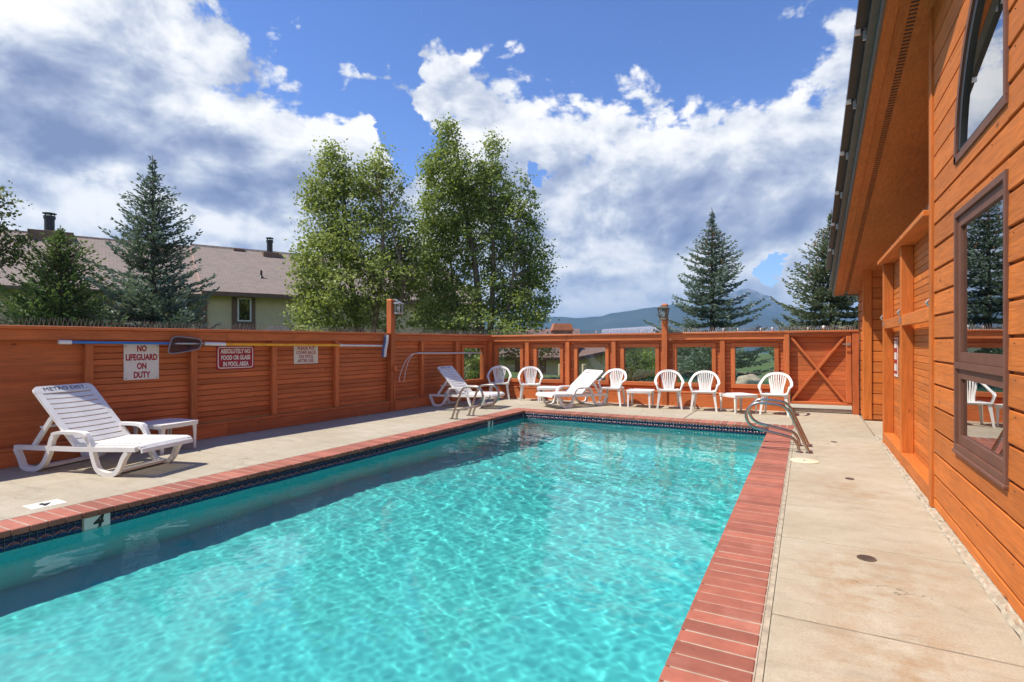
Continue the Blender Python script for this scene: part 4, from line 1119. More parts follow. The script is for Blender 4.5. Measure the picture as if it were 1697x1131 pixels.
for k in range(n): p = Vector(v[k]); q = p.lerp(c, 0.55); v.append((q.x, q.y + 0.035, q.z))
v.append((c.x, c.y + 0.04, c.z))
f = [(k, (k + 1) % n, n + (k + 1) % n, n + k) for k in range(n)] + [(n + k, n + (k + 1) % n, 2 * n) for k in range(n)]
link('net', mesh('net', v, f, NETM, True), sk)
(sd, zd) = fence_pt(338, 570, YP)
a_ = Acc(); a_.tube([(sc, YP, zc), (sd - 0.02, YP - 0.03, zd)], 0.016, 8); a_.obj('net_stem', GALV, sk, True)

br = tool('pool_brush', 'yellow pole with white wall brush hung along the left fence', 'pool brush')
(sa, za), (sb, zb), (sc, zc), (sd, zd), (se, ze) = [fence_pt(u, v, YP) for u, v in ((339, 570), (373, 571), (563, 572.5), (569, 572.7), (637, 573.5))]
a_ = Acc(); a_.tube([(sa, YP, za), (sb, YP, zb)], 0.032, 10); a_.obj('handle_grip', WHITEPAINT, br, True, auto=40)
a_ = Acc(); a_.tube([(sb, YP, zb), (sc, YP, zc)], 0.026, 10); a_.obj('pole', YELLOWPOLE, br, True, auto=40)
a_ = Acc(); a_.tube([(sc, YP, zc), (sc + 0.02, YP, zc), (sd, YP, zd), (se, YP, ze)], [0.034, 0.034, 0.022, 0.02], 10); a_.obj('pole_end', WHITEPAINT, br, True, auto=40)
top, bot = fence_pt(642, 556, -0.2), fence_pt(637.5, 592, -0.2)
a_ = Acc(); P = [(top[0], -0.2, top[1]), (top[0] - 0.02, -0.2, (top[1] * 2 + bot[1]) / 3), (bot[0] + 0.02, -0.2, (top[1] + 2 * bot[1]) / 3), (bot[0], -0.2, bot[1])]
a_.tube(P, 0.034, 8); a_.obj('brush_back', WHITEPAINT, br, True, auto=40)
a_ = Acc(); a_.tube([(x - 0.035, y + 0.025, z) for x, y, z in P], 0.030, 6); a_.obj('bristles', plain('blue_grey_bristle', (0.10, 0.14, 0.26), 0.8), br)

ck = tool('rescue_hook', 'white rescue pole with a thin looped hook on the left fence', 'rescue hook')
(sa, za), (sb, zb) = fence_pt(798, 585.2, YP), fence_pt(690, 585.6, YP)
a_ = Acc(); a_.tube([(sa, YP, za), (sb, YP, zb)], 0.019, 10); a_.obj('pole', plain('pale_blue_aluminium', (0.55, 0.60, 0.66), 0.35, 0.5), ck, True, auto=40)
for nm, pts in (('hook_loop', ((690, 585.6), (682, 588), (674, 596), (667, 610), (662.5, 624), (661.5, 630), (663.5, 632))), ('hook_loop', ((690, 585.6), (684, 588), (678, 597), (673.5, 610), (671, 622), (670, 630), (668, 632)))):
    P = [(fence_pt(u, v, YP)[0], YP, fence_pt(u, v, YP)[1]) for u, v in pts]
    a_ = Acc(); a_.tube(catmull(P, 4), 0.009, 6); a_.obj(nm, plain('pink_white_rod', (0.70, 0.62, 0.58), 0.4), ck, True)

# ---- grab rails: pairs of returning loops in stainless tube
RAIL = [(0.037, 0.0), (-0.21, 0.568), (-0.27, 0.63), (-0.345, 0.662), (-0.60, 0.684), (-0.70, 0.655), (-0.77, 0.585), (-0.797, 0.484), (-0.765, 0.385), (-0.68, 0.315), (-0.56, 0.283), (-0.24, 0.215), (-0.155, 0.175), (-0.108, 0.10), (-0.088, 0.0)]
def grab_rail(x, y, sx, label):
    t = tag(empty('grab_rail', (x, y, 0)), label, 'grab rail', 'grab rails at the pool edge')
    P = [(p[0] * sx, 0, p[1]) for p in RAIL]
    head = catmull(P[1:-1], 6); pts = [Vector(P[0])] + head + [Vector(P[-1])]
    a_ = Acc(); a_.tube(pts, 0.0215, 12); a_.obj('rail', STEEL, t, True, auto=50)
    for k in (0, -1):
        a_ = Acc(); px = P[k][0]; a_.tube([(px, 0, 0.0015), (px, 0, 0.010), (px, 0, 0.016)], [0.052, 0.050, 0.03], 14); a_.obj('base_plate', STEEL, t, True, auto=40)
    return t
grab_rail(0.0, 8.92, 1, 'right-hand side grab rail in front of its twin beside the cream skimmer lid')
grab_rail(0.0, 9.49, 1, 'grab rail behind its twin at the far right pool corner')
grab_rail(-6.43, 9.42, -0.90, 'grab rail on the lounger side of the pool, nearer of that pair')
grab_rail(-6.41, 10.03, -0.90, 'grab rail on the lounger side of the pool, closest to the far lounger')

# ---- deck fittings
RUST = plain('rusty_iron', (0.13, 0.085, 0.06), 0.75, 0.2, 0.4, 30)
p = at(1333, 764.5); t = tag(empty('skimmer_lid', (p.x, p.y, 0)), 'round cream skimmer lid in the deck by the grab rails', 'skimmer lid')
a_ = Acc(); a_.tube([(0, 0, 0.001), (0, 0, 0.008), (0, 0, 0.011)], [0.175, 0.175, 0.165], 28); a_.obj('lid', PLASTIC_OLD, t, True, auto=40)
a_ = Acc(); a_.tube([(0, 0, 0.0112), (0, 0, 0.0125)], 0.018, 10); a_.obj('lift_hole', BLACK, t)
for (u, v, r_, lab) in ((1436, 926, 0.062, 'round dark deck drain, largest and nearest, in the right-hand walk'), (1408, 794, 0.047, 'round dark deck drain between the skimmer lid and the alcove posts'), (1382, 733, 0.045, 'small dark deck drain beyond the grab rails')):
    p = at(u, v); t = tag(empty('deck_drain', (p.x, p.y, 0)), lab, 'drain', 'drains in the right-hand walk')
    a_ = Acc(); n = 20
    vv = []; 
    for rr, z in ((r_, 0.001), (r_, 0.006), (r_ * 0.82, 0.006), (r_ * 0.82, 0.002)):
        vv += [(rr * math.cos(2 * math.pi * k / n), rr * math.sin(2 * math.pi * k / n), z) for k in range(n)]
    ff_ = []
    for j in range(3): ff_ += [(j * n + k, j * n + (k + 1) % n, (j + 1) * n + (k + 1) % n, (j + 1) * n + k) for k in range(n)]
    a_.add(vv, ff_); a_.obj('rim', RUST, t)
    a_ = Acc(); a_.prism([(r_ * .82 * math.cos(2 * math.pi * k / n), r_ * .82 * math.sin(2 * math.pi * k / n)) for k in range(n)], 0.0005, 0.0015); a_.obj('drain_hole', BLACK, t)
    a_ = Acc()
    for k in range(-3, 4):
        x = k * r_ * 0.22; hw = math.sqrt(max(0, (r_ * .80) ** 2 - x * x)); a_.box(x - 0.004, x + 0.004, -hw, hw, 0.002, 0.005)
    a_.obj('grate_bar', RUST, t)
p = at(75, 836); t = tag(empty('depth_marker', (p.x, p.y, 0), R(88)), 'white depth tile with number four let into the left deck', 'depth marker')
box('tile', WHITESIGN, -0.14, 0.14, -0.115, 0.115, -0.006, 0.003, t, 0.002)
text('numeral', '4', BLACK, t, (0, -0.0, 0.0036), (0, 0, R(180)), 0.17, 1.0, 0.006, 0.0008)

# ---- sun lounger
def band(acc, pts, t, y0, y1): acc.ribbon(catmull2(pts), t, y0, y1)
def catmull2(P, n=4):
    return [(q.x, q.y) for q in (Vector((p.x, p.y)) for p in catmull([(p[0], p[1], 0) for p in P], n))]
def build_lounger(label, loc, rz, top=(0.02, 1.02)):
    t = tag(empty('sun_lounger', loc, rz), label, 'sun lounger', 'white plastic sun loungers')
    Wd = 0.38
    for s_ in (-1, 1):
        y0, y1 = (s_ * Wd - 0.028, s_ * Wd + 0.028)
        a_ = Acc()
        # rear horn, down round the rear foot and up to the armrest
        a_.ribbon(catmull2([(-0.20, 0.27), (-0.13, 0.15), (-0.08, 0.05), (0.02, 0.028), (0.14, 0.035), (0.24, 0.10), (0.32, 0.24), (0.37, 0.40), (0.43, 0.475)]), 0.058, y0, y1)
        # front foot loop
        a_.ribbon(catmull2([(0.88, 0.475), (0.95, 0.38), (1.00, 0.22), (1.06, 0.08), (1.16, 0.028), (1.30, 0.03), (1.38, 0.10), (1.44, 0.22), (1.50, 0.30)]), 0.056, y0, y1)
        # side rail
        a_.ribbon([(-0.21, 0.285), (0.3, 0.292), (0.75, 0.30), (1.62, 0.335)], 0.055, y0, y1)
        a_.obj('side_frame', PLASTIC, t, True, auto=35)
        a_ = Acc(); a_.ribbon(catmull2([(0.40, 0.465), (0.48, 0.49), (0.66, 0.495), (0.84, 0.49), (0.91, 0.455)]), 0.036, s_ * Wd - 0.046, s_ * Wd + 0.046)
        a_.obj('armrest', PLASTIC, t, True, auto=35)
    for x, z in ((0.08, 0.03), (1.22, 0.03)):
        a_ = Acc(); a_.box(x - 0.05, x + 0.05, -Wd + 0.03, Wd - 0.03, z - 0.012, z + 0.018); a_.obj('cross_bar', PLASTIC, t)
    # seat
    a_ = Acc(); Ws = 0.335
    for s_ in (-1, 1): a_.ribbon([(0.70, 0.335), (1.60, 0.363), (1.66, 0.345)], 0.034, s_ * Ws - 0.035, s_ * Ws + 0.035)
    a_.ribbon([(1.565, 0.366), (1.64, 0.360), (1.675, 0.33), (1.68, 0.29)], 0.026, -Ws - 0.034, Ws + 0.034)
    a_.obj('seat', PLASTIC, t, True, auto=35)
    sl = None
    def slat(x0, z0, x1, z1, half):
        """one flat slat across the frame, dished a little"""
        n = 6; v, f = [], []; d = Vector((x1 - x0, 0, z1 - z0)); nn = Vector((-d.z, 0, d.x)).normalized()
        for k in range(n + 1):
            y = -half + 2 * half * k / n; dz = 0.009 - 0.010 * (1 - (y / half) ** 2)
            for (x, z) in ((x0, z0), (x1, z1)):
                for th in (-0.007, 0.007):
                    p = Vector((x, y, z)) + nn * (th + dz); v.append(p)
        for k in range(n):
            b = k * 4
            f += [(b + 1, b + 3, b + 7, b + 5), (b, b + 4, b + 6, b + 2), (b, b + 1, b + 5, b + 4), (b + 2, b + 6, b + 7, b + 3)]
        f += [(0, 2, 3, 1), (n * 4 + 1, n * 4 + 3, n * 4 + 2, n * 4)]
        c = sum(v, Vector()) / len(v); return [p - c for p in v], f, c
    ns = 12
    for k in range(ns):
        x = 0.73 + (1.57 - 0.73) * k / ns; w = (1.57 - 0.73) / ns - 0.016
        z = 0.342 + 0.030 * (x - 0.70)
        v, f, c = slat(x, z, x + w, z + 0.03 * w, Ws - 0.03); link('slat', mesh('slat', v, f, PLASTIC), t, c)
    # backrest: hinge at (0.70, 0.34) leaning to (-0.12, 1.02)
    H0, H1 = Vector((0.70, 0, 0.325)), Vector((top[0], 0, top[1])); L = (H1 - H0).length; ax = (H1 - H0).normalized(); nn = Vector((ax.z, 0, -ax.x))
    pt = lambda s, off=0.0: H0 + ax * s + nn * off
    bk = Acc()
    for s_ in (-1, 1):
        P = [(pt(s).x, pt(s).z) for s in (0, L * 0.5, L * 0.9)]; bk.ribbon(P, 0.034, s_ * 0.345 - 0.034, s_ * 0.345 + 0.034)
    # head panel with rounded corners
    n = 8; prof = []
    for k in range(n + 1): a = math.pi / 2 * k / n; prof.append((0.379 - 0.07 + 0.07 * math.cos(a), L - 0.07 + 0.07 * math.sin(a)))
    prof = [(0.379, L * 0.88)] + prof; prof = prof + [(-x, s) for x, s in prof[::-1]]
    v = [pt(s, -0.017) + Vector((0, x, 0)) for x, s in prof] + [pt(s, 0.017) + Vector((0, x, 0)) for x, s in prof]; m_n = len(prof)
    bk.add(v, [tuple(range(m_n)), tuple(range(2 * m_n - 1, m_n - 1, -1))] + [(k, m_n + k, m_n + (k + 1) % m_n, (k + 1) % m_n) for k in range(m_n)])
    bk.obj('backrest', PLASTIC, t, True, auto=35)
    nb = 10; span = L * 0.875
    for k in range(nb):
        s0 = 0.03 + (span - 0.03) * k / nb; s1 = s0 + (span - 0.03) / nb - 0.017
        p0, p1 = pt(s1, 0.0), pt(s0, 0.0)
        v, f, c = slat(p0.x, p0.z, p1.x, p1.z, 0.315); link('slat', mesh('slat', v, f, PLASTIC), t, c)
    # stencil on the head panel
    X = Vector((0, 1, 0)); Y = ax; Z = X.cross(Y); M = Matrix((X, Y, Z)).transposed().to_4x4()
    tx = text('stencil', 'METRO DIST.', NAVY, t, (0, 0, 0), (0, 0, 0), 0.083, 1.12, 0.0, 0.0008)
    tx.matrix_local = Matrix.Translation(pt(L * 0.94, 0.0185)) @ M
    # support struts behind the backrest
    for s_ in (-1, 1):
        a_ = Acc(); q = pt(L * 0.52); a_.ribbon([(0.03, 0.30), (q.x - 0.05, q.z - 0.05), (q.x, q.z)], 0.05, s_ * 0.345 - 0.018, s_ * 0.345 + 0.018); a_.obj('strut', PLASTIC, t)
    a_ = Acc(); a_.box(0.10, 0.15, -0.33, 0.33, 0.52, 0.545); a_.obj('strut_bar', PLASTIC, t)
    return t
LG = build_lounger('white sun lounger nearest the camera, under the no lifeguard sign', (-8.54, 3.52, 0), R(15))
def copy_thing(src, loc, rz, label):
    o = copy_tree(src); o.location = loc; o.rotation_euler = (0, 0, rz); o['label'] = label; return o
copy_thing(LG, (-8.10, 11.45, 0), R(3), 'white sun lounger in the far left fence corner behind the grab rails').scale = (0.92, 0.92, 0.95)
build_lounger('white sun lounger facing the pool between chairs along the far fence', (-4.84, 13.38, 0), R(-119), (-0.10, 0.92)).scale = (0.91, 0.91, 0.94)

# ---- monobloc armchair (front towards -y)
def build_chair(label, loc, rz):
    t = tag(empty('plastic_chair', loc, rz), label, 'chair', 'white plastic armchairs'); t.scale = (0.95, 0.95, 0.96)
    # seat: rounded dish
    v, f = [], []; nx_, ny_ = 10, 8
    for j in range(ny_ + 1):
        for i in range(nx_ + 1):
            a, b = i / nx_ * 2 - 1, j / ny_ * 2 - 1
            w = 0.265 - 0.035 * max(0, b); x = a * w; y = -0.02 + b * 0.245 - 0.02 * (1 - a * a) * (1 if b < 0 else 0)
            z = 0.482 - 0.022 * (1 - a * a) * (1 - b * b) - 0.02 * (b > 0) * b - 0.03 * max(0, -b - 0.75) * 4 * 0.25
            v.append((x, y, z))
    nn = len(v); v += [(x, y, z - 0.014) for x, y, z in v]
    for j in range(ny_):
        for i in range(nx_):
            q = (j * (nx_ + 1) + i, j * (nx_ + 1) + i + 1, (j + 1) * (nx_ + 1) + i + 1, (j + 1) * (nx_ + 1) + i); f += [q, tuple(k + nn for k in q[::-1])]
    rim = [i for i in range(nx_ + 1)] + [(j + 1) * (nx_ + 1) - 1 for j in range(1, ny_ + 1)] + [ny_ * (nx_ + 1) + i for i in range(nx_ - 1, -1, -1)] + [j * (nx_ + 1) for j in range(ny_ - 1, 0, -1)]
    for k in range(len(rim)): a, b = rim[k], rim[(k + 1) % len(rim)]; f.append((a, a + nn, b + nn, b))
    link('seat', mesh('seat', v, f, PLASTIC, True), t)
    # skirt under the seat
    a_ = Acc()
    for (xa, ya, xb, yb) in ((-0.24, -0.25, 0.24, -0.25), (-0.255, -0.22, -0.23, 0.2), (0.255, -0.22, 0.23, 0.2)):
        d = Vector((xb - xa, yb - ya, 0)).normalized(); n_ = Vector((-d.y, d.x, 0)) * 0.008
        p = [Vector((xa, ya, 0)) + n_, Vector((xb, yb, 0)) + n_, Vector((xb, yb, 0)) - n_, Vector((xa, ya, 0)) - n_]; a_.prism([(q.x, q.y) for q in p], 0.432, 0.474)
    a_.obj('seat_rim', PLASTIC, t)
    def leg(x0, y0, x1, y1, z1, wa, wb):
        """angle-section leg from foot (x0,y0) to top (x1,y1,z1)"""
        sx, sy = (1 if x0 > 0 else -1), (1 if y0 > 0 else -1); th = 0.012; v, f = [], []
        for x, y, z, w in ((x0, y0, 0.0, wa), ((x0 + x1) / 2, (y0 + y1) / 2, z1 / 2, (wa + wb) / 2 * .95), (x1, y1, z1, wb)):
            v += [(x, y, z), (x - sx * w, y, z), (x - sx * w, y - sy * th, z), (x - sx * th, y - sy * th, z), (x - sx * th, y - sy * w, z), (x, y - sy * w, z)]
        for k in range(2):
            for i in range(6): f.append((k * 6 + i, k * 6 + (i + 1) % 6, k * 6 + 6 + (i + 1) % 6, k * 6 + 6 + i))
        f += [(0, 1, 2, 3), (0, 3, 4, 5), (15, 14, 13, 12), (17, 16, 15, 12)]
        if sx * sy < 0: f = [q[::-1] for q in f]
        link('leg', mesh('leg', v, f, PLASTIC), t)
    for s_ in (-1, 1):
        leg(s_ * 0.315, -0.26, s_ * 0.262, -0.235, 0.478, 0.042, 0.07)
        leg(s_ * 0.275, 0.25, s_ * 0.24, 0.20, 0.478, 0.042, 0.065)
    # hoop: arms rising into the arched top of the back
    hoop = [(-0.315, -0.20, 0.625), (-0.335, -0.10, 0.655), (-0.33, 0.03, 0.69), (-0.30, 0.16, 0.765), (-0.23, 0.255, 0.855), (-0.12, 0.295, 0.910), (0.0, 0.305, 0.925)]
    hoop += [(-x, y, z) for x, y, z in hoop[-2::-1]]
    H = catmull(hoop, 4); v, f = [], []; n = len(H)
    for i, p in enumerate(H):
        d = (H[min(i + 1, n - 1)] - H[max(i - 1, 0)]).normalized()
        k = min(1, abs(p.x) / 0.30); up_ = Vector((0, -0.25, 1)).lerp(Vector((0.9 * (1 if p.x > 0 else -1) , 0, 0.5)), 0)
        # the band is upright (faces forward) at the top and flat at the arms
        fwd = Vector((0, -1, 0.2)); fl = Vector((0, 0, 1)); nrm = fwd.lerp(fl, k ** 3); nrm = (nrm - d * nrm.dot(d)).normalized(); w = d.cross(nrm)
        hw = 0.030; th = 0.008
        for a, b in ((-hw, -th), (hw, -th), (hw, th), (-hw, th)): v.append(p + w * a + nrm * b)
    for i in range(n - 1):
        for k in range(4): f.append((i * 4 + k, i * 4 + (k + 1) % 4, i * 4 + 4 + (k + 1) % 4, i * 4 + 4 + k))
    f += [(3, 2, 1, 0), tuple(n * 4 - 4 + k for k in range(4))]
    me = mesh('back_hoop', v, f, PLASTIC, True); me.set_sharp_from_angle(angle=R(40)); link('back_hoop', me, t)
    for s_ in (-1, 1):      # arm supports
        a_ = Acc(); a_.tube([(s_ * 0.262, -0.225, 0.43), (s_ * 0.275, -0.225, 0.50), (s_ * 0.305, -0.215, 0.58), (s_ * 0.318, -0.20, 0.635)], [0.034, 0.026, 0.026, 0.034], 8)
        a_.obj('arm_support', PLASTIC, t, True)
    # back slats fanning upwards, and two wide borders
    for i in range(8):
        a = (i - 3.5) / 3.5; edge = abs(a) == 1; xb, xt = a * 0.115, a * 0.178; zt = 0.912 - 0.030 * a * a; w = 0.020 if edge else 0.0135
        P = [(xb, 0.205, 0.44), (xb * 1.08, 0.228, 0.58), (xt * 0.93, 0.265, 0.76), (xt, 0.295, zt)]; v, f = [], []
        for p in catmull(P, 3):
            for q, r_ in ((-w, -0.006), (w, -0.006), (w, 0.006), (-w, 0.006)): v.append((p.x + q, p.y + r_, p.z))
        m_k = len(v) // 4
        for k in range(m_k - 1):
            for q in range(4): f.append((k * 4 + q, k * 4 + (q + 1) % 4, k * 4 + 4 + (q + 1) % 4, k * 4 + 4 + q))
        f += [(3, 2, 1, 0), tuple(len(v) - 4 + k for k in range(4))]
        link('back_slat', mesh('back_slat', v, f, PLASTIC), t)
    return t
CH = build_chair('white armchair beside the corner lounger, leftmost along the far fence', (-7.62, 13.45, 0), R(28))
for x, y, rz, lab in ((-6.68, 13.52, 26, 'white armchair second from the left along the far fence'),
                      (-4.30, 13.40, -2, 'white armchair just right of the lounger by the far fence'),
                      (-2.92, 13.45, 15, 'white armchair in front of the bronze lantern post'),
                      (-2.10, 13.42, 5, 'white armchair under the opening showing dark spruce, with a low table to its right'),
                      (-0.60, 13.42, -5, 'white armchair next to the wooden gate, behind the right grab rails')):
    copy_thing(CH, (x, y, 0), R(rz), lab)

# ---- low square side table
def build_table(label, loc, rz, sc=1.0):
    t = tag(empty('side_table', loc, rz), label, 'side table', 'white plastic side tables')
    h = 0.30; P = []
    for k in range(4):
        c, s_ = math.cos(k * math.pi / 2), math.sin(k * math.pi / 2)
        for j in range(7):
            a = -1 + 2 * j / 7 if True else 0
            x, y = h + 0.022 * (1 - a * a), a * (h - 0.03) ; P.append((x * c - y * s_, x * s_ + y * c))
        a = R(45) ; P.append(((h - 0.005) * c - (h - 0.005) * s_ , (h - 0.005) * s_ + (h - 0.005) * c))
    a_ = Acc(); a_.prism(P, 0.395, 0.415); a_.obj('table_top', PLASTIC, t)
    n = len(P); Q = [(x * .96, y * .96) for x, y in P]; v = [(x, y, 0.394) for x, y in P] + [(x * .985, y * .985, 0.355) for x, y in P] + [(x, y, 0.355) for x, y in Q] + [(x, y, 0.394) for x, y in Q]
    f = []
    for j in range(3): f += [(j * n + k, (j + 1) * n + k, (j + 1) * n + (k + 1) % n, j * n + (k + 1) % n) for k in range(n)]
    link('apron', mesh('apron', v, f, PLASTIC), t)
    for sx in (-1, 1):
        for sy in (-1, 1):
            v, f = [], []; th = 0.012
            for z, w, o in ((0, 0.035, 0.275), (0.22, 0.045, 0.278), (0.33, 0.06, 0.28), (0.392, 0.10, 0.282)):
                x, y = sx * o, sy * o
                v += [(x, y, z), (x - sx * w, y, z), (x - sx * w, y - sy * th, z), (x - sx * th, y - sy * th, z), (x - sx * th, y - sy * w, z), (x, y - sy * w, z)]
            for k in range(3):
                for i in range(6): f.append((k * 6 + i, k * 6 + (i + 1) % 6, k * 6 + 6 + (i + 1) % 6, k * 6 + 6 + i))
            f += [(0, 1, 2, 3), (0, 3, 4, 5)]
            if sx * sy < 0: f = [q[::-1] for q in f]
            link('leg', mesh('leg', v, f, PLASTIC), t)
    return t
TB = build_table('low white table behind the nearest lounger', (-8.32, 4.72, 0), R(8))
for x, y, rz, lab in ((-5.92, 13.18, 10, 'low white table half hidden at the left side of the far fence lounger'), (-3.60, 13.42, 5, 'low white table between two armchairs, left of the bronze lantern post'), (-1.36, 13.40, 42, 'low white table turned cornerwise, left of the gate chair')):
    copy_thing(TB, (x, y, 0), R(rz), lab)
# ================================================================= beyond the fences
def px(u, D): p = FV * D + RV * ((u - 848.5) / 910 * D); return p.x, p.y

# ---- trees
def leaves(P, Nrm, size, g, aspect=0.7):
    """leaf quads (kites) at points P, roughly facing Nrm"""
    n = len(P); a = g.normal(size=(n, 3)) * 0.75 + Nrm; a /= np.linalg.norm(a, axis=1)[:, None]
    r_ = g.normal(size=(n, 3)); b = np.cross(a, r_); b /= np.linalg.norm(b, axis=1)[:, None]; c = np.cross(a, b)
    s = (size * g.uniform(0.65, 1.3, n))[:, None]
    V = np.stack([P - b * s * 0.5, P + c * s * aspect * 0.5, P + b * s * 0.5, P - c * s * aspect * 0.5], 1).reshape(-1, 3)
    F = np.arange(n * 4).reshape(n, 4)
    return V, F

def broadleaf(name, label, base, stems, blobs, nleaf, size, mat, cat='tree', seed=1, twigs=90, spread=0.42, group=None, trunk=True):
    """stems: list of polylines (local) with start radius; blobs: (x,y,z,rx,ry,rz,weight) volumes that hold the leaf clumps"""
    g = np.random.default_rng(seed); t = tag(empty(name, base), label, cat, group)
    a_ = Acc()
    for P, r0 in stems:
        Q = catmull(P, 4); a_.tube(Q, [max(0.012, r0 * (1 - 0.88 * k / (len(Q) - 1))) for k in range(len(Q))], 7)
    B = np.array(blobs); w = B[:, 6] / B[:, 6].sum(); ncl = max(10, nleaf // 34); idx = g.choice(len(B), ncl, p=w)
    d = g.normal(size=(ncl, 3)); d /= np.linalg.norm(d, axis=1)[:, None]; rad = g.uniform(0.25, 1.0, ncl) ** 0.45
    C = B[idx, :3] + d * B[idx, 3:6] * rad[:, None]
    C = C[C[:, 2] > 0.15]
    # thin twigs from the stems towards clumps
    SP = np.array([tuple(p) for P, _ in stems for p in catmull(P, 5)])
    for k in g.choice(len(C), min(twigs, len(C)), replace=False):
        c = C[k]; dist = np.linalg.norm(SP - c - np.array([0, 0, -0.5]), axis=1) + (SP[:, 2] > c[2]) * 3; s = SP[np.argmin(dist)]
        m_ = (s + c) / 2 + np.array([0, 0, 0.10]) + g.normal(size=3) * 0.06
        a_.tube([tuple(s), tuple(m_), tuple(c)], [0.028, 0.018, 0.006], 5, False)
    if trunk: a_.obj('trunk', BARK, t, True)
    per = max(1, nleaf // len(C)); cs = g.uniform(0.45, 1.3, len(C))
    k = np.repeat(np.arange(len(C)), per); off = g.normal(size=(len(k), 3)) * np.array([1, 1, 0.75]) * spread * 0.44 * cs[k][:, None]
    P = C[k] + off; P[:, 2] = np.maximum(P[:, 2], 0.05)
    nr = d[idx * 0 + np.arange(ncl)][:len(C)][k] * 0.5 + np.array([0, 0, 0.55])
    V, F = leaves(P, nr, size, g)
    tint = np.clip(0.5 + g.normal(size=len(P)) * 0.20 + (g.normal(size=len(C)) * 0.24)[k], 0, 1)
    link('crown', npmesh('crown', V, F, mat, False, tint), t)
    return t

def spruce(label, base, H, Rb, mat, seed, layers=26, droop=0.25, dens=1.0, size=0.16, up=0.0, group='spruces round the yard', skip=0.02, z0=0.15, power=0.85, cones=False):
    """trunk, whorled boughs and needle sprays"""
    g = np.random.default_rng(seed); t = tag(empty('spruce_tree', base), label, 'tree', group)
    a_ = Acc(); a_.tube([(0, 0, 0), (0.02, 0, H * 0.3), (0, 0.01, H * 0.7), (0, 0, H * 0.995)], [H * 0.022, H * 0.016, H * 0.007, 0.008], 8)
    PP, DD, SS, TT = [], [], [], []
    z = z0; zs = []
    while z < H * 0.97:
        zs.append(z); f = z / H; z += (H / layers) * (1.25 - 0.85 * f)
    for z in zs:
        f = (z - z0) / (H - z0); L0 = Rb * max(0.0, (0.90 - f) / 0.90) ** power + 0.20 * min(1, (1 - f) * 4); nb = int(g.integers(7, 10)) if f < 0.85 else int(g.integers(4, 6)); a0 = g.uniform(0, 6.28)
        for k in range(nb):
            if g.random() < skip: continue
            az = a0 + 6.283 * k / nb + g.normal() * 0.18; L = L0 * g.uniform(0.62, 1.08) * (1 + 0.13 * math.sin(2 * az + seed) * math.sin(z * 2.3 + seed)); zz = z + g.normal() * H * 0.006
            ca, sa = math.cos(az), math.sin(az); el = (0.42 * f + up * 0.5 - 0.10 - droop * (1 - f) * 0.4) + g.normal() * 0.07
            n = max(4, int(L / 0.095)); s = np.linspace(0.06, 1, n)
            r_ = s * L; h = zz + r_ * math.tan(el) - droop * (1 - f) * L * (s * (1 - s)) * 1.2 + 0.16 * L * s ** 3 * (0.6 + up)
            a_.tube([(ca * r_[0], sa * r_[0], h[0]), (ca * r_[n // 2], sa * r_[n // 2], h[n // 2]), (ca * r_[-1], sa * r_[-1], h[-1])], [0.022 * (1 - f) + 0.008, 0.012, 0.004], 4, False)
            bt = g.normal() * 0.14
            for i in range(n):
                wv = 0.40 * L * (1 - s[i]) ** 0.8 * min(1, s[i] * 3.5) + 0.07      # half-width of the bough here
                m_ = max(1, int(round(dens * (2.6 + wv * 16))))
                for q in range(m_):
                    lat = g.uniform(-1, 1) * wv; bk = abs(lat) * 0.35
                    x = ca * (r_[i] - bk) - sa * lat; y = sa * (r_[i] - bk) + ca * lat; hz = h[i] - abs(lat) * 0.16 + abs(g.normal()) * 0.045 - 0.03
                    dv = np.array([ca * 0.8 - sa * np.sign(lat) * g.uniform(0.2, 1.0), sa * 0.8 + ca * np.sign(lat) * g.uniform(0.2, 1.0), 0.22 + up * 0.5 + g.normal() * 0.28])
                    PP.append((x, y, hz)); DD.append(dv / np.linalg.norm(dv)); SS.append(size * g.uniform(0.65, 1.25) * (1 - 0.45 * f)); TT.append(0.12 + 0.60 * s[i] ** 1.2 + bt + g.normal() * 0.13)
    # leader
    for i in range(int(26 * dens)):
        zz = H * (0.90 + 0.10 * i / (26 * dens)); a = g.uniform(0, 6.28); PP.append((0, 0, zz)); dv = np.array([math.cos(a) * 0.6, math.sin(a) * 0.6, 0.8]); DD.append(dv / np.linalg.norm(dv)); SS.append(size * 0.32); TT.append(0.5)
    P, D = np.array(PP), np.array(DD); S_ = np.array(SS)[:, None]; T = np.array(TT)
    # each spray: three narrow blades round its axis
    Vs, Fs, Ts = [], [], []; ref = g.normal(size=P.shape); B1 = np.cross(D, ref); B1 /= np.linalg.norm(B1, axis=1)[:, None]; B2 = np.cross(D, B1); off = 0
    for k in range(3):
        a = k * 2.094; B = B1 * math.cos(a) + B2 * math.sin(a)
        V = np.stack([P, P + D * S_ * 0.45 + B * S_ * 0.19, P + D * S_, P + D * S_ * 0.5 - B * S_ * 0.05], 1).reshape(-1, 3)
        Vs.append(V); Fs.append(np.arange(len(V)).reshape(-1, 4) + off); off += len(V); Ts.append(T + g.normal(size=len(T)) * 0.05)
    a_.obj('trunk', BARKD, t, True)
    link('crown', npmesh('crown', np.concatenate(Vs), np.concatenate(Fs), mat, False, np.clip(np.concatenate(Ts), 0, 1)), t)
    if cones:
        c_ = Acc()
        for k in range(70):
            f = g.uniform(0.62, 0.90); L = (Rb * (1 - f) ** power + 0.1) * g.uniform(0.3, 0.8); a = g.uniform(0, 6.28); p = Vector((L * math.cos(a), L * math.sin(a), H * f))
            c_.tube([p, p + Vector((0, 0, -0.05)), p + Vector((0, 0, -0.11))], [0.012, 0.024, 0.010], 6)
        c_.obj('cones', plain('spruce_cone', (0.23, 0.10, 0.045), 0.8), t)['kind'] = 'stuff'
    return t

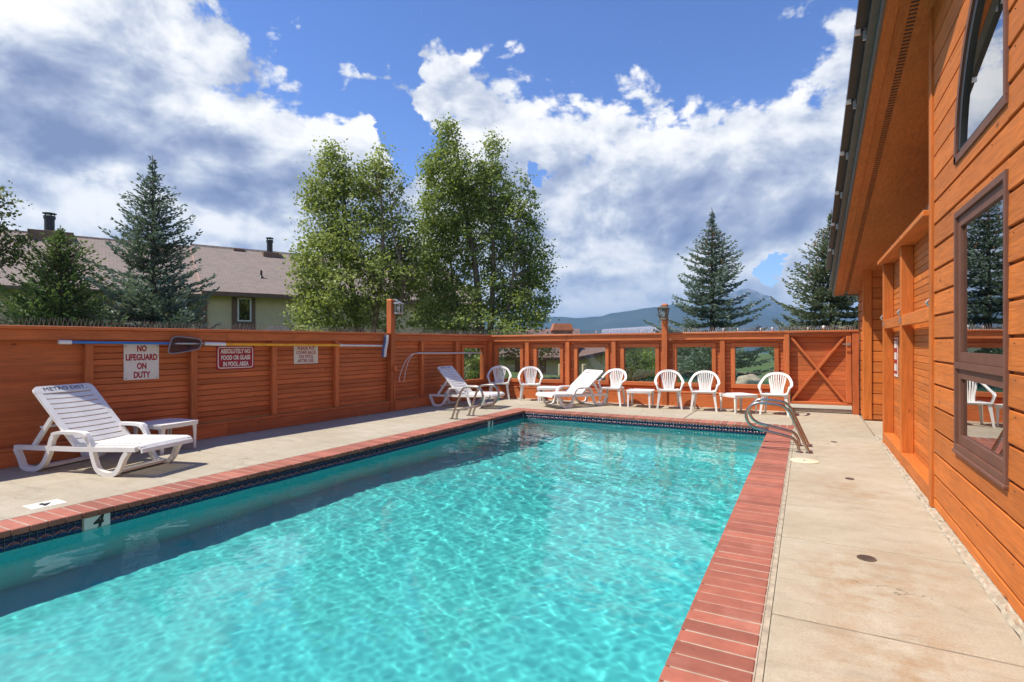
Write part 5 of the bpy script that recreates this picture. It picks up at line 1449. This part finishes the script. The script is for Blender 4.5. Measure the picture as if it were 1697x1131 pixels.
x, y = px(100, 17.0); spruce('small fresh green spruce behind the left end of the fence', (x, y, gz(x, y)), 5.25, 1.85, NEEDLE_GREEN, 3, 24, 0.0, 1.0, 0.17, 0.65, z0=0.9, power=0.75)
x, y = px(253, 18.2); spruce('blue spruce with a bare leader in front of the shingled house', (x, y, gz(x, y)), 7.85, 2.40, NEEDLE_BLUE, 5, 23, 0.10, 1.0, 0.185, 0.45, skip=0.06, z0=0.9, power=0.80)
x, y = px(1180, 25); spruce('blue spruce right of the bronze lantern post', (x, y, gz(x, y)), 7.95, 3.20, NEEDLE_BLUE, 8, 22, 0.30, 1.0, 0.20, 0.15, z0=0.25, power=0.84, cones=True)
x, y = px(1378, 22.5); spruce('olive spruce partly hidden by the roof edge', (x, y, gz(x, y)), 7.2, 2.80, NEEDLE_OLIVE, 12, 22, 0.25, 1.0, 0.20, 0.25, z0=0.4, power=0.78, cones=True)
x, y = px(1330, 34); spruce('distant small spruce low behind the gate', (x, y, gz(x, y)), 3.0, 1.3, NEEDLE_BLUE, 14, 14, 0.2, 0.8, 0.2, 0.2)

# two cottonwoods
D = 20.5; x, y = px(600, D); U = D / 910
def bl(u, v, ru, rv, w, depth=0.9, D0=None, u0=600):
    """crown volume given by its picture centre and radii at this tree's distance; local coordinates"""
    c = RV * ((u - u0) * U); dd = random.uniform(-0.4, 0.4) * ru * U
    p = c + FV * dd; return (p.x, p.y, EYE + (568 - v) * U - 0.0, ru * U * depth, ru * U * depth, rv * U, w)
lst = [bl(548, 290, 34, 48, 1.5), bl(575, 350, 58, 60, 2.6), bl(535, 375, 40, 50, 1.5), bl(555, 430, 62, 40, 1.9), bl(527, 470, 42, 40, 1.4), bl(560, 515, 62, 36, 1.9), bl(630, 510, 52, 40, 1.3),
       bl(612, 300, 26, 34, 0.7), bl(645, 320, 32, 52, 1.0), bl(655, 390, 42, 54, 1.2), bl(640, 455, 52, 44, 1.2), bl(515, 515, 32, 34, 0.8), bl(630, 262, 16, 22, 0.25), bl(545, 250, 14, 16, 0.22), bl(580, 560, 70, 40, 1.2), bl(600, 400, 70, 60, 2.2), bl(665, 430, 36, 50, 0.9), bl(585, 300, 40, 40, 0.9), bl(505, 440, 30, 40, 0.9), bl(600, 470, 90, 50, 2.2), bl(520, 320, 22, 30, 0.5), bl(682, 430, 28, 60, 0.9), bl(678, 500, 34, 46, 0.9)]
st = [([(0, 0, 0), (-0.1, 0, 1.2), (-0.5, 0.1, 3.2), (-1.0, 0.2, 5.6), (-1.1, 0.2, 8.0)], 0.20), ([(0.1, 0, 0.2), (0.5, 0, 1.8), (0.9, 0, 4.0), (0.9, 0.1, 6.0), (0.7, 0.1, 8.3)], 0.15),
      ([(0.15, 0.1, 0.2), (1.0, 0.2, 1.8), (1.7, 0.3, 3.6), (1.3, 0.3, 5.4), (1.05, 0.3, 7.2)], 0.11), ([(-0.1, 0, 0.6), (-0.8, -0.1, 1.8), (-1.6, -0.2, 3.0), (-1.9, -0.1, 4.2)], 0.09)]
broadleaf('cottonwood_tree', 'pale green leaning cottonwood with thin right-hand stem, left of the taller tree', (x, y, gz(x, y)), st, lst, 40000, 0.112, LEAF_A, 'tree', 21, 200, 0.50)
D = 22.5; x, y = px(800, D); U = D / 910
lst = [bl(745, 232, 18, 30, 0.5, u0=800), bl(740, 285, 44, 46, 1.6, u0=800), bl(812, 262, 26, 44, 0.9, u0=800), bl(805, 320, 58, 56, 2.4, u0=800), bl(735, 350, 48, 50, 1.8, u0=800), bl(855, 372, 48, 58, 1.9, u0=800),
       bl(790, 400, 80, 50, 2.6, u0=800), bl(735, 440, 50, 46, 1.8, u0=800), bl(850, 450, 58, 46, 2.0, u0=800), bl(790, 480, 90, 40, 2.6, u0=800), bl(730, 520, 50, 36, 1.5, u0=800), bl(865, 515, 56, 38, 1.6, u0=800), bl(800, 545, 100, 34, 2.2, u0=800), bl(800, 600, 90, 22, 0.35, u0=800), bl(880, 580, 50, 18, 0.3, u0=800), bl(775, 300, 50, 50, 1.5, u0=800), bl(780, 350, 80, 60, 2.4, u0=800), bl(860, 320, 30, 44, 0.8, u0=800), bl(715, 400, 32, 60, 1.2, u0=800), bl(878, 420, 32, 60, 1.3, u0=800), bl(885, 490, 34, 50, 1.2, u0=800), bl(710, 300, 20, 50, 0.5, u0=800), bl(712, 480, 30, 60, 1.0, u0=800), bl(698, 430, 24, 60, 0.7, u0=800), bl(735, 215, 10, 22, 0.18, u0=800), bl(895, 440, 22, 40, 0.5, u0=800)]
st = [([(0, 0, 0), (-0.1, 0, 2.0), (-0.4, 0, 5.0), (-1.1, 0.1, 8.0), (-1.3, 0.1, 9.8)], 0.22), ([(0.1, 0, 0.3), (0.4, 0, 2.6), (0.5, 0, 5.5), (0.35, 0, 8.5)], 0.18), ([(0.1, 0, 0.5), (0.9, 0, 2.2), (1.4, 0, 4.2), (1.5, 0, 6.2)], 0.13), ([(-0.1, 0, 0.5), (-0.9, 0, 2.2), (-1.5, 0, 4.2), (-1.6, 0, 6.2)], 0.13)]
broadleaf('cottonwood_tree', 'tall full dark green cottonwood with two leaf-tipped tops', (x, y, gz(x, y)), st, lst, 62000, 0.112, LEAF_B, 'tree', 22, 220, 0.46)
# aspen at the picture's left edge
D = 16.0; x, y = px(-18, D); U = D / 910
lst = [bl(5, 405, 30, 36, 1.4, u0=-18), bl(-25, 340, 30, 60, 1.5, u0=-18), bl(-35, 430, 44, 40, 1.6, u0=-18), bl(12, 335, 14, 40, 0.16, u0=-18), bl(32, 395, 16, 10, 0.12, u0=-18)]
broadleaf('aspen_tree', 'light aspen cut off by the left picture edge', (x, y, gz(x, y)), [([(0, 0, 0), (0, 0, 2), (0.05, 0, 4.5), (0.3, 0, 6.5)], 0.1)], lst, 3600, 0.10, LEAF_C, 'tree', 31, 60, 0.42)

def shrub(label, u, D, h, r_, mat, n, size, seed, name='shrub', zoff=0.0):
    x, y = px(u, D); B = [(0, 0, h * .55, r_, r_, h * .5, 2), (r_ * .5, 0, h * .35, r_ * .7, r_ * .7, h * .4, 1), (-r_ * .5, 0, h * .35, r_ * .7, r_ * .7, h * .4, 1)]
    return broadleaf(name, label, (x, y, gz(x, y) + zoff), [([(0, 0, 0), (0.1, 0, h * .4), (0.15, 0, h * .8)], 0.03), ([(0, 0, 0), (-0.15, 0, h * .4), (-0.25, 0, h * .75)], 0.03)], B, n, size, mat, 'shrub', seed, 25, 0.3)
shrub('dark bush under the aspen at the left picture edge', 12, 18.5, 3.3, 1.5, SHRUB_DARK, 5200, 0.13, 41)
shrub('dark leafy bush seen through the opening left of the bronze lantern', 1047, 18.5, 1.25, 0.55, SHRUB_DARK, 2600, 0.09, 42)
shrub('lime green shrub seen through the opening left of the bronze lantern', 1078, 19.6, 1.35, 0.5, SHRUB_LIME, 2600, 0.085, 43)
shrub('low grey green bush beside the lime shrub', 1062, 17.6, 0.75, 0.5, SHRUB_DARK, 1800, 0.07, 44)
shrub('pale leafy bush just over the left fence beside the cottonwood', 500, 16.5, 2.25, 0.7, LEAF_A, 2600, 0.10, 45)
shrub('green bush seen through the corner opening of the left fence', 775, 19, 1.75, 0.8, LEAF_B, 2400, 0.10, 46)

# rock on the lawn
g = np.random.default_rng(5); x, y = px(1239, 20.5); v = []; f = []; nu, nv = 22, 12
for j in range(nv + 1):
    for i in range(nu):
        th, ph = math.pi * j / nv, 2 * math.pi * i / nu; d = Vector((math.sin(th) * math.cos(ph), math.sin(th) * math.sin(ph), math.cos(th)))
        k = 1 + 0.13 * math.sin(3 * d.x + 1) * math.cos(4 * d.y) + 0.10 * math.sin(5 * d.z + 3 * d.x) + 0.05 * math.sin(9 * d.x + 7 * d.y + 4 * d.z) + (0.22 * max(0, d.x) ** 3)
        v.append((d.x * 0.42 * k, d.y * 0.36 * k, max(-0.1, d.z * 0.26 * k + 0.13 + 0.05 * d.x)))
for j in range(nv):
    for i in range(nu): f.append((j * nu + i, (j + 1) * nu + i, (j + 1) * nu + (i + 1) % nu, j * nu + (i + 1) % nu))
tag(link('boulder', mesh('boulder', v, f, ROCK, True), None, (x, y, gz(x, y) - 0.0 + 0.03), (0, 0, YAW)), 'pale boulder on the lawn in front of the right spruce', 'rock')

# grass blades where the lawn shows through the openings and under the gate
g = np.random.default_rng(9); n = 26000
X = g.uniform(-9, -0.5, n); Y = 14.75 + g.random(n) ** 1.3 * 9.5; Z = np.array([gz(a, b) for a, b in zip(X, Y)])
h = g.uniform(0.05, 0.12, n); a = g.uniform(0, 6.28, n); w = 0.008; lx, ly = g.normal(0, .03, n), g.normal(0, .03, n)
V = np.stack([np.stack([X - w * np.cos(a), Y - w * np.sin(a), Z], -1), np.stack([X + w * np.cos(a), Y + w * np.sin(a), Z], -1), np.stack([X + lx, Y + ly, Z + h], -1)], 1).reshape(-1, 3)
tag(link('grass', npmesh('grass', V, np.arange(3 * n).reshape(-1, 3), GRASSM, False, g.random(n))), 'mown lawn grass beyond the far fence', kind='stuff')

# ---- shingled house beyond the left fence
ha = R(25.8); HA = Vector((math.sin(ha), math.cos(ha), 0)); HN = Vector((HA.y, -HA.x, 0))     # along the ridge; towards us
E0x, E0y = px(337, 26.0); HB = Vector((E0x, E0y, 0))
house = tag(empty('shingled_house', HB, math.atan2(HA.y, HA.x)), 'long brown shingled house with pale walls and black flue pipes beyond the left fence', 'house')
# local: x along ridge, -y towards us, origin under the eave corner
ZE = EYE + 85.5 / 910 * 26.0; RUN = 5.2
def house_ray(u, v, w):
    """local x and z where the pixel ray meets the vertical plane w behind the eave line"""
    r_ = FV + RV * ((u - 848.5) / 910); o = HB - HN * w
    det = r_.x * HA.y - r_.y * HA.x; t_ = (o.x * HA.y - o.y * HA.x) / det; p = r_ * t_; return (p - o).dot(HA), EYE + (568 - v) / 910 * t_
rx, ZR = house_ray(400, 415.5, RUN)
def roof_slab(name, x0, x1, y_e, z_e, y_r, z_r, th, mat, parent):
    """roof plane from eave (y_e,z_e) to ridge (y_r,z_r) with shingle uv"""
    d = Vector((0, y_r - y_e, z_r - z_e)); L = d.length; nrm = Vector((0, -(z_r - z_e), y_r - y_e)).normalized()
    v = [Vector((x0, y_e, z_e)), Vector((x1, y_e, z_e)), Vector((x1, y_r, z_r)), Vector((x0, y_r, z_r))]; v += [p - nrm * th for p in v]
    me = mesh(name, v, [(0, 1, 2, 3), (7, 6, 5, 4), (0, 4, 5, 1), (1, 5, 6, 2), (2, 6, 7, 3), (3, 7, 4, 0)], mat)
    uvl = me.uv_layers.new(name='UVMap')
    for p in me.polygons:
        for li in p.loop_indices:
            co = me.vertices[me.loops[li].vertex_index].co; uvl.data[li].uv = (co.x, (Vector((0, co.y - y_e, co.z - z_e))).length)
    return link(name, me, parent)
rf = roof_slab('roof', 0, 16, 0, ZE, RUN, ZR, 0.16, SHINGLE, house); roof_slab('roof', 0, 16, 2 * RUN, ZE, RUN, ZR, 0.16, SHINGLE, house)
k = (ZR - ZE) / RUN
roof_slab('roof', -26, -0.02, 0.15, ZE + 0.15 * k - 0.22, RUN, ZR - 0.10, 0.16, SHINGLE, house); roof_slab('roof', -26, -0.02, 2 * RUN, ZE - 0.3, RUN, ZR - 0.12, 0.16, SHINGLE, house)
def slope_box(name, x0, x1, off, mat):
    d = Vector((0, RUN, ZR - ZE)); nrm = Vector((0, -(ZR - ZE), RUN)).normalized(); v = []
    for x in (x0, x1):
        for p in (Vector((0, -0.02, ZE)), Vector((0, RUN, ZR))): v += [p + Vector((x, 0, 0)) + nrm * 0.02, p + Vector((x, 0, 0)) - nrm * off]
    return link(name, mesh(name, v, [(0, 1, 3, 2), (4, 6, 7, 5), (0, 4, 5, 1), (2, 3, 7, 6), (0, 2, 6, 4), (1, 5, 7, 3)], mat), house)
slope_box('rake_board', -0.07, -0.005, 0.30, plain('pinkish_trim', (0.40, 0.26, 0.21), 0.7))
box('eave_board', TRIMBROWN, 0, 16, -0.05, -0.005, ZE - 0.20, ZE + 0.02, house, 0.01)
a_ = Acc(); a_.box(0.15, 16, 0.55, 0.75, -1.0, ZE - 0.12); a_.box(-26, -0.6, 1.3, 1.5, -1.0, ZE - 0.15); a_.box(0.15, 0.35, 0.75, 9, -1, ZE); a_.obj('wall', STUCCO, house)
v = [(0.14, 0.0, ZE - 0.16), (16, 0.0, ZE - 0.16), (16, 0.55, ZE - 0.16), (0.14, 0.55, ZE - 0.16)]
link('eave_soffit', mesh('eave_soffit', v, [(3, 2, 1, 0)], TRIMBROWN), house)
box('corner_board', TRIMBROWN, -0.02, 0.22, 0.46, 0.548, -1, ZE - 0.17, house, 0.01)
wx0, wz1 = house_ray(393, 493.5, -0.55 + 1.1 * 0) ; wx1, wz0 = house_ray(416, 533.5, 0.0)
wx0, wz1 = house_ray(393, 493.5, 0.55); wx1, wz0 = house_ray(416, 533.5, 0.55)
sx0, _ = house_ray(384, 520, 0.55); sx1, sz0 = house_ray(423, 539, 0.55)
sur = box('window_surround', TRIMBROWN, sx0, sx1, 0.50, 0.548, sz0 - 0.3, ZE - 0.2, house, 0.01)
q_ = Acc(); t = 0.07
for q in ((wx0, wx1, wz0, wz0 + t), (wx0, wx1, wz1 - t, wz1), (wx0, wx0 + t, wz0 + t, wz1 - t), (wx1 - t, wx1, wz0 + t, wz1 - t)): q_.box(q[0], q[1], 0.455, 0.499, q[2], q[3])
hw = q_.obj('window', WHITEPAINT, house); box('pane', COATED, wx0 + t, wx1 - t, 0.470, 0.476, wz0 + t, wz1 - t, hw, 0); box('window_back', ROOMSHADE, wx0 + t, wx1 - t, 0.488, 0.4985, wz0 + t, wz1 - t, hw, 0)
for sx_ in (2.05, 4.0, 6.6): box('wall_joint', STUCCO, sx_, sx_ + 0.025, 0.53, 0.549, -1, ZE - 0.2, house, 0)
def flue(u, vt, vb, r_, wb):
    x_, zt = house_ray(u, vt, RUN - 0.1); _, zb = house_ray(u, vb, RUN - 0.1)
    a_ = Acc(); a_.tube([(x_, RUN - 0.1, zb - 0.3), (x_, RUN - 0.1, zt - 0.26)], r_ * 0.85, 14); a_.tube([(x_, RUN - 0.1, zt - 0.30), (x_, RUN - 0.1, zt - 0.16)], r_, 14)
    for k_ in range(5): a_.tube([(x_ + r_ * .8 * math.cos(k_ * 1.257), RUN - 0.1 + r_ * .8 * math.sin(k_ * 1.257), zt - 0.17), (x_ + r_ * .8 * math.cos(k_ * 1.257), RUN - 0.1 + r_ * .8 * math.sin(k_ * 1.257), zt - 0.05)], 0.02, 5)
    a_.tube([(x_, RUN - 0.1, zt - 0.06), (x_, RUN - 0.1, zt - 0.03), (x_, RUN - 0.1, zt)], [r_ * 1.15, r_ * 1.18, r_ * 0.6], 14)
    ch = a_.obj('chimney_pipe', DARKMETAL, house, True, auto=40)
    box('chimney_base', TRIMBROWN, x_ - wb * 0.45, x_ + wb * 0.55, RUN - 0.6, RUN + 0.5, zb - 0.5, zb + 0.03, house, 0.01)
flue(82, 353, 386, 0.24, 1.7); flue(447, 394, 421, 0.19, 1.0)
x_, z_ = house_ray(396, 415, RUN); box('ridge_vent', TRIMBROWN, x_ - 0.3, x_ + 0.3, RUN - 0.15, RUN + 0.15, ZR - 0.05, ZR + 0.08, house, 0.01)
# small vent pipe on the slope
fr = 0.36; yv = RUN * fr; zv = ZE + (ZR - ZE) * fr; xv, _ = house_ray(433, 458, yv)
a_ = Acc(); a_.tube([(xv, yv, zv - 0.05), (xv, yv, zv + 0.36)], 0.055, 10); a_.tube([(xv, yv, zv - 0.06), (xv, yv, zv + 0.09)], [0.16, 0.06], 10); a_.obj('vent_pipe', DARKMETAL, house, True, auto=40)
# grill hood under the eave, just showing over the fence
x, y = px(465, 17.5); t = tag(empty('patio_grill', (x, y, gz(x, y)), YAW), 'dark patio grill top just showing over the left fence', 'grill')
a_ = Acc(); a_.prism([(-0.42, -0.25), (0.42, -0.25), (0.42, 0.25), (-0.42, 0.25)], 1.75, 1.98); v, f = box_geo(0.84, 0.5, 0.16, 0); a_.add([(p[0] * (0.8 if p[2] > 0 else 1), p[1] * (0.7 if p[2] > 0 else 1), p[2] + 2.06) for p in v], f); a_.obj('hood', DARKMETAL, t)
a_ = Acc()
for sx in (-.35, .35):
    for sy in (-.2, .2): a_.box(sx - .025, sx + .025, sy - .025, sy + .025, 0, 1.75)
a_.obj('stand', DARKMETAL, t)

# ---- tan house beyond the far fence
D = 33.0
x, y = px(905, D); tb = gz(x, y); hx = R(62)
th = tag(empty('tan_house', (x, y, tb), -YAW * 0 + YAW + R(4)), 'tan house with low brown gable roof and brick chimney beyond the far fence', 'house')
u2 = D / 910
zz = lambda v, DD=D: EYE + (568 - v) / 910 * DD - tb
# wall facing us with a shallow gable to the right
xg = (1030 - 905) * u2
wl = [(-8, -0.5), (xg + 6, -0.5), (xg + 6, zz(560)), (xg + 2.2, zz(569)), ((958 - 905) * u2, zz(596)), (-8, zz(590))]
n = len(wl); v = [(a, 0, b) for a, b in wl] + [(a, 6, b) for a, b in wl]
link('wall', mesh('wall', v, [tuple(range(n)), tuple(range(2 * n - 1, n - 1, -1))] + [(i, n + i, n + (i + 1) % n, (i + 1) % n) for i in range(n)], STUCCO_TAN), th)
def tri_roof(name, pts, th_, mat, par):
    P = [Vector(p) for p in pts]; nrm = (P[1] - P[0]).cross(P[2] - P[0]).normalized(); n = len(P); v = P + [p - nrm * th_ for p in P]
    return link(name, mesh(name, v, [tuple(range(n)), tuple(range(2 * n - 1, n - 1, -1))] + [(i, n + i, n + (i + 1) % n, (i + 1) % n) for i in range(n)], mat), par)
rfm = plain('brown_shingle_roof', (0.19, 0.115, 0.10), 0.9, 0, 0.2, 5)
ea = (958 - 905) * u2
tri_roof('roof', [(-9, -0.5, zz(589)), (ea - 0.1, -0.5, zz(593)), (ea + 1.2, 5.5, zz(545, D + 5)), (-9, 5.5, zz(547, D + 5))], 0.2, rfm, th)
tri_roof('roof', [(ea - 0.2, -0.6, zz(592)), (xg + 2.3, -0.6, zz(563)), (xg + 2.3, 6.5, zz(552, D + 5)), (ea - 0.2, 6.5, zz(575, D + 5))], 0.22, rfm, th)
box('wall_panel', TRIMBROWN, (938 - 905) * u2 * 0 + (894 - 905) * u2, (905 - 905) * u2, -0.03, -0.002, zz(620), zz(590) - 0.05, th, 0.01)
box('wall_panel', TRIMBROWN, (853 - 905) * u2, (864 - 905) * u2, -0.03, -0.002, zz(620), zz(592), th, 0.01)
for ua, ub in ((918, 922.5), (958, 963), (786, 796)):
    box('porch_post', plain('cream_trim', (0.66, 0.55, 0.36), 0.7), (ua - 905) * u2 * 0.93, (ub - 905) * u2 * 0.93, -2.3, -1.9, -0.2, zz(604, 31) , th, 0.01)
# brick chimney with a metal hood
cx = (943 - 905) * u2; a_ = Acc(); a_.box(cx - 0.62, cx + 0.62, 2.2, 3.2, zz(575), zz(547.5)); a_.obj('chimney', plain('chimney_brick', (0.30, 0.14, 0.09), 0.9, 0, 0.25, 10), th)
a_ = Acc(); v, f = box_geo(1.36, 1.2, 0.42, 0); a_.add([(p[0] * (0.80 if p[2] > 0 else 1) + cx, p[1] * (0.8 if p[2] > 0 else 1) + 2.7, p[2] + zz(540)) for p in v], f); a_.box(cx - 0.72, cx + 0.72, 2.06, 3.34, zz(547.2), zz(545.6)); a_.obj('chimney_hood', plain('orange_metal', (0.42, 0.15, 0.06), 0.55, 0.1, 0.2, 3), th)
# grey standing-seam roof of the house further right
D2 = 40.0; x, y = px(1060, D2); t2b = gz(x, y); gh = tag(empty('grey_roofed_house', (x, y, t2b), YAW), 'house with pale grey metal roof rising beside the bronze lantern', 'house'); u3 = D2 / 910
zz2 = lambda v, DD=D2: EYE + (568 - v) / 910 * DD - t2b
GREYROOF = plain('pale_grey_roof', (0.27, 0.28, 0.33), 0.45, 0.1, 0.06, 2)
tri_roof('roof', [((988 - 1060) * u3, -2, zz2(556, 38)), ((1085 - 1060) * u3, -2, zz2(554, 38)), ((1096 - 1060) * u3 * 1.1, 2.5, zz2(540.5, 42.5)), ((1012 - 1060) * u3 * 1.1, 2.5, zz2(546, 42.5))], 0.15, GREYROOF, gh)
tri_roof('roof', [((1085 - 1060) * u3 + 0.05, -2, zz2(554, 38)), ((1125 - 1060) * u3, -1, zz2(566, 39)), ((1125 - 1060) * u3, 3, zz2(553, 42)), ((1096 - 1060) * u3 * 1.1 + 0.05, 2.5, zz2(540.7, 42.5))], 0.15, rfm, gh)
box('wall', STUCCO_TAN, (992 - 1060) * u3, (1112 - 1060) * u3, -1.2, 4, -1, zz2(567), gh, 0)

# ---- mountains
m_, N, b, _ = material('mountain_forest')
P = N.n('NewGeometry').outputs['Position']; n1 = N.noise(P, 0.006, 6, 0.65); n2 = N.noise(P, 0.03, 4, 0.6)
hz = N.n('SeparateXYZ'); N.t.links.new(P, hz.inputs[0])
c = N.ramp(n1, [(0.35, (0.022, 0.042, 0.040)), (0.6, (0.040, 0.060, 0.055)), (0.75, (0.085, 0.09, 0.08))])
c = N.mix(N.m('MULTIPLY', N.mr(hz.outputs[2], 150, 260), N.mr(n2, 0.45, 0.65)), c, (0.30, 0.27, 0.24))
N.put(b.inputs['Base Color'], c); b.inputs['Roughness'].default_value = 1.0; b.inputs['Specular IOR Level'].default_value = 0.0; MOUNT = m_
def ridge(label, D0, prof, seed, depth):
    """a mountain ridge: crest heights by picture column at distance D0"""
    g = np.random.default_rng(seed); us = np.arange(prof[0][0], prof[-1][0] + 1, 6.0); vs = np.interp(us, [p[0] for p in prof], [p[1] for p in prof])
    ph = g.uniform(0, 6.28, (14,)); nd = 16; V = []
    for j in range(nd + 1):
        t_ = j / nd * 2 - 1                                          # -1 near foot, 0 crest, 1 far foot
        for i, (u, v) in enumerate(zip(us, vs)):
            Dd = D0 + t_ * depth; xx, yy_ = px(u, Dd); hc = EYE + (568 - v) / 910 * D0
            rough = sum(math.sin(u * 0.05 * 1.7 ** k + ph[k] + t_ * 3.1 * (k + 1) * 0.7) / 1.6 ** k for k in range(7))
            k_ = (1 - abs(t_)) ** 1.15; h = hc * k_ * (1 + (0.10 * rough * (abs(t_) > 0.03)) * (1 - k_) ) - 45 * abs(t_) + (rough * 2.0 if t_ == 0 else 0)
            V.append((xx, yy_, h))
    m_ = len(us); F = [(j * m_ + i, j * m_ + i + 1, (j + 1) * m_ + i + 1, (j + 1) * m_ + i) for j in range(nd) for i in range(m_ - 1)]
    return tag(link('mountain', npmesh('mountain', V, F, MOUNT, True)), label, kind='structure')
ridge('blue forested ridge behind the orange chimney', 2600, [(-500, 545), (100, 540), (500, 530), (700, 527), (850, 525), (925, 525), (960, 527), (995, 526), (1012, 520), (1040, 515), (1062, 512), (1090, 509), (1120, 505), (1160, 512), (1250, 525), (1340, 520), (1450, 530), (1800, 545)], 61, 900)
ridge('rocky mountain peak right of the blue spruce', 3500, [(1000, 545), (1080, 525), (1150, 505), (1195, 495), (1222, 483), (1238, 478), (1252, 482), (1270, 489), (1283, 494), (1296, 506), (1315, 510), (1345, 518), (1420, 530), (1600, 540)], 62, 1200)

# ---- air: thin haze that blues the far ridges
if HAZE > 0:
    m_ = bpy.data.materials.new('air'); m_.use_nodes = True; t = m_.node_tree; t.nodes.clear(); N = NT(t); out = N.n('OutputMaterial'); pv = N.n('VolumePrincipled')
    pv.inputs['Density Attribute'].default_value = ''; m_.cycles.homogeneous_volume = True; m_.cycles.volume_sampling = 'DISTANCE'
    pv.inputs['Color'].default_value = (0.38, 0.64, 1.0, 1); pv.inputs['Density'].default_value = HAZE; pv.inputs['Anisotropy'].default_value = 0.1
    t.links.new(pv.outputs[0], out.inputs['Volume'])
    me = bpy.data.meshes.new('haze'); v, f = box_geo(12500, 12500, 520, 0)
    me.from_pydata([(x, y + 1200, z + 520 / 2 - 160) for x, y, z in v], [], f); me.materials.append(m_)
    tag(link('haze', me), 'thin blue mountain haze', kind='stuff')

# ================================================================= to real metres
for o in list(COL.objects):
    if o.parent is None and o.type in {'MESH', 'EMPTY'}:
        o.location *= KS; o.scale *= KS
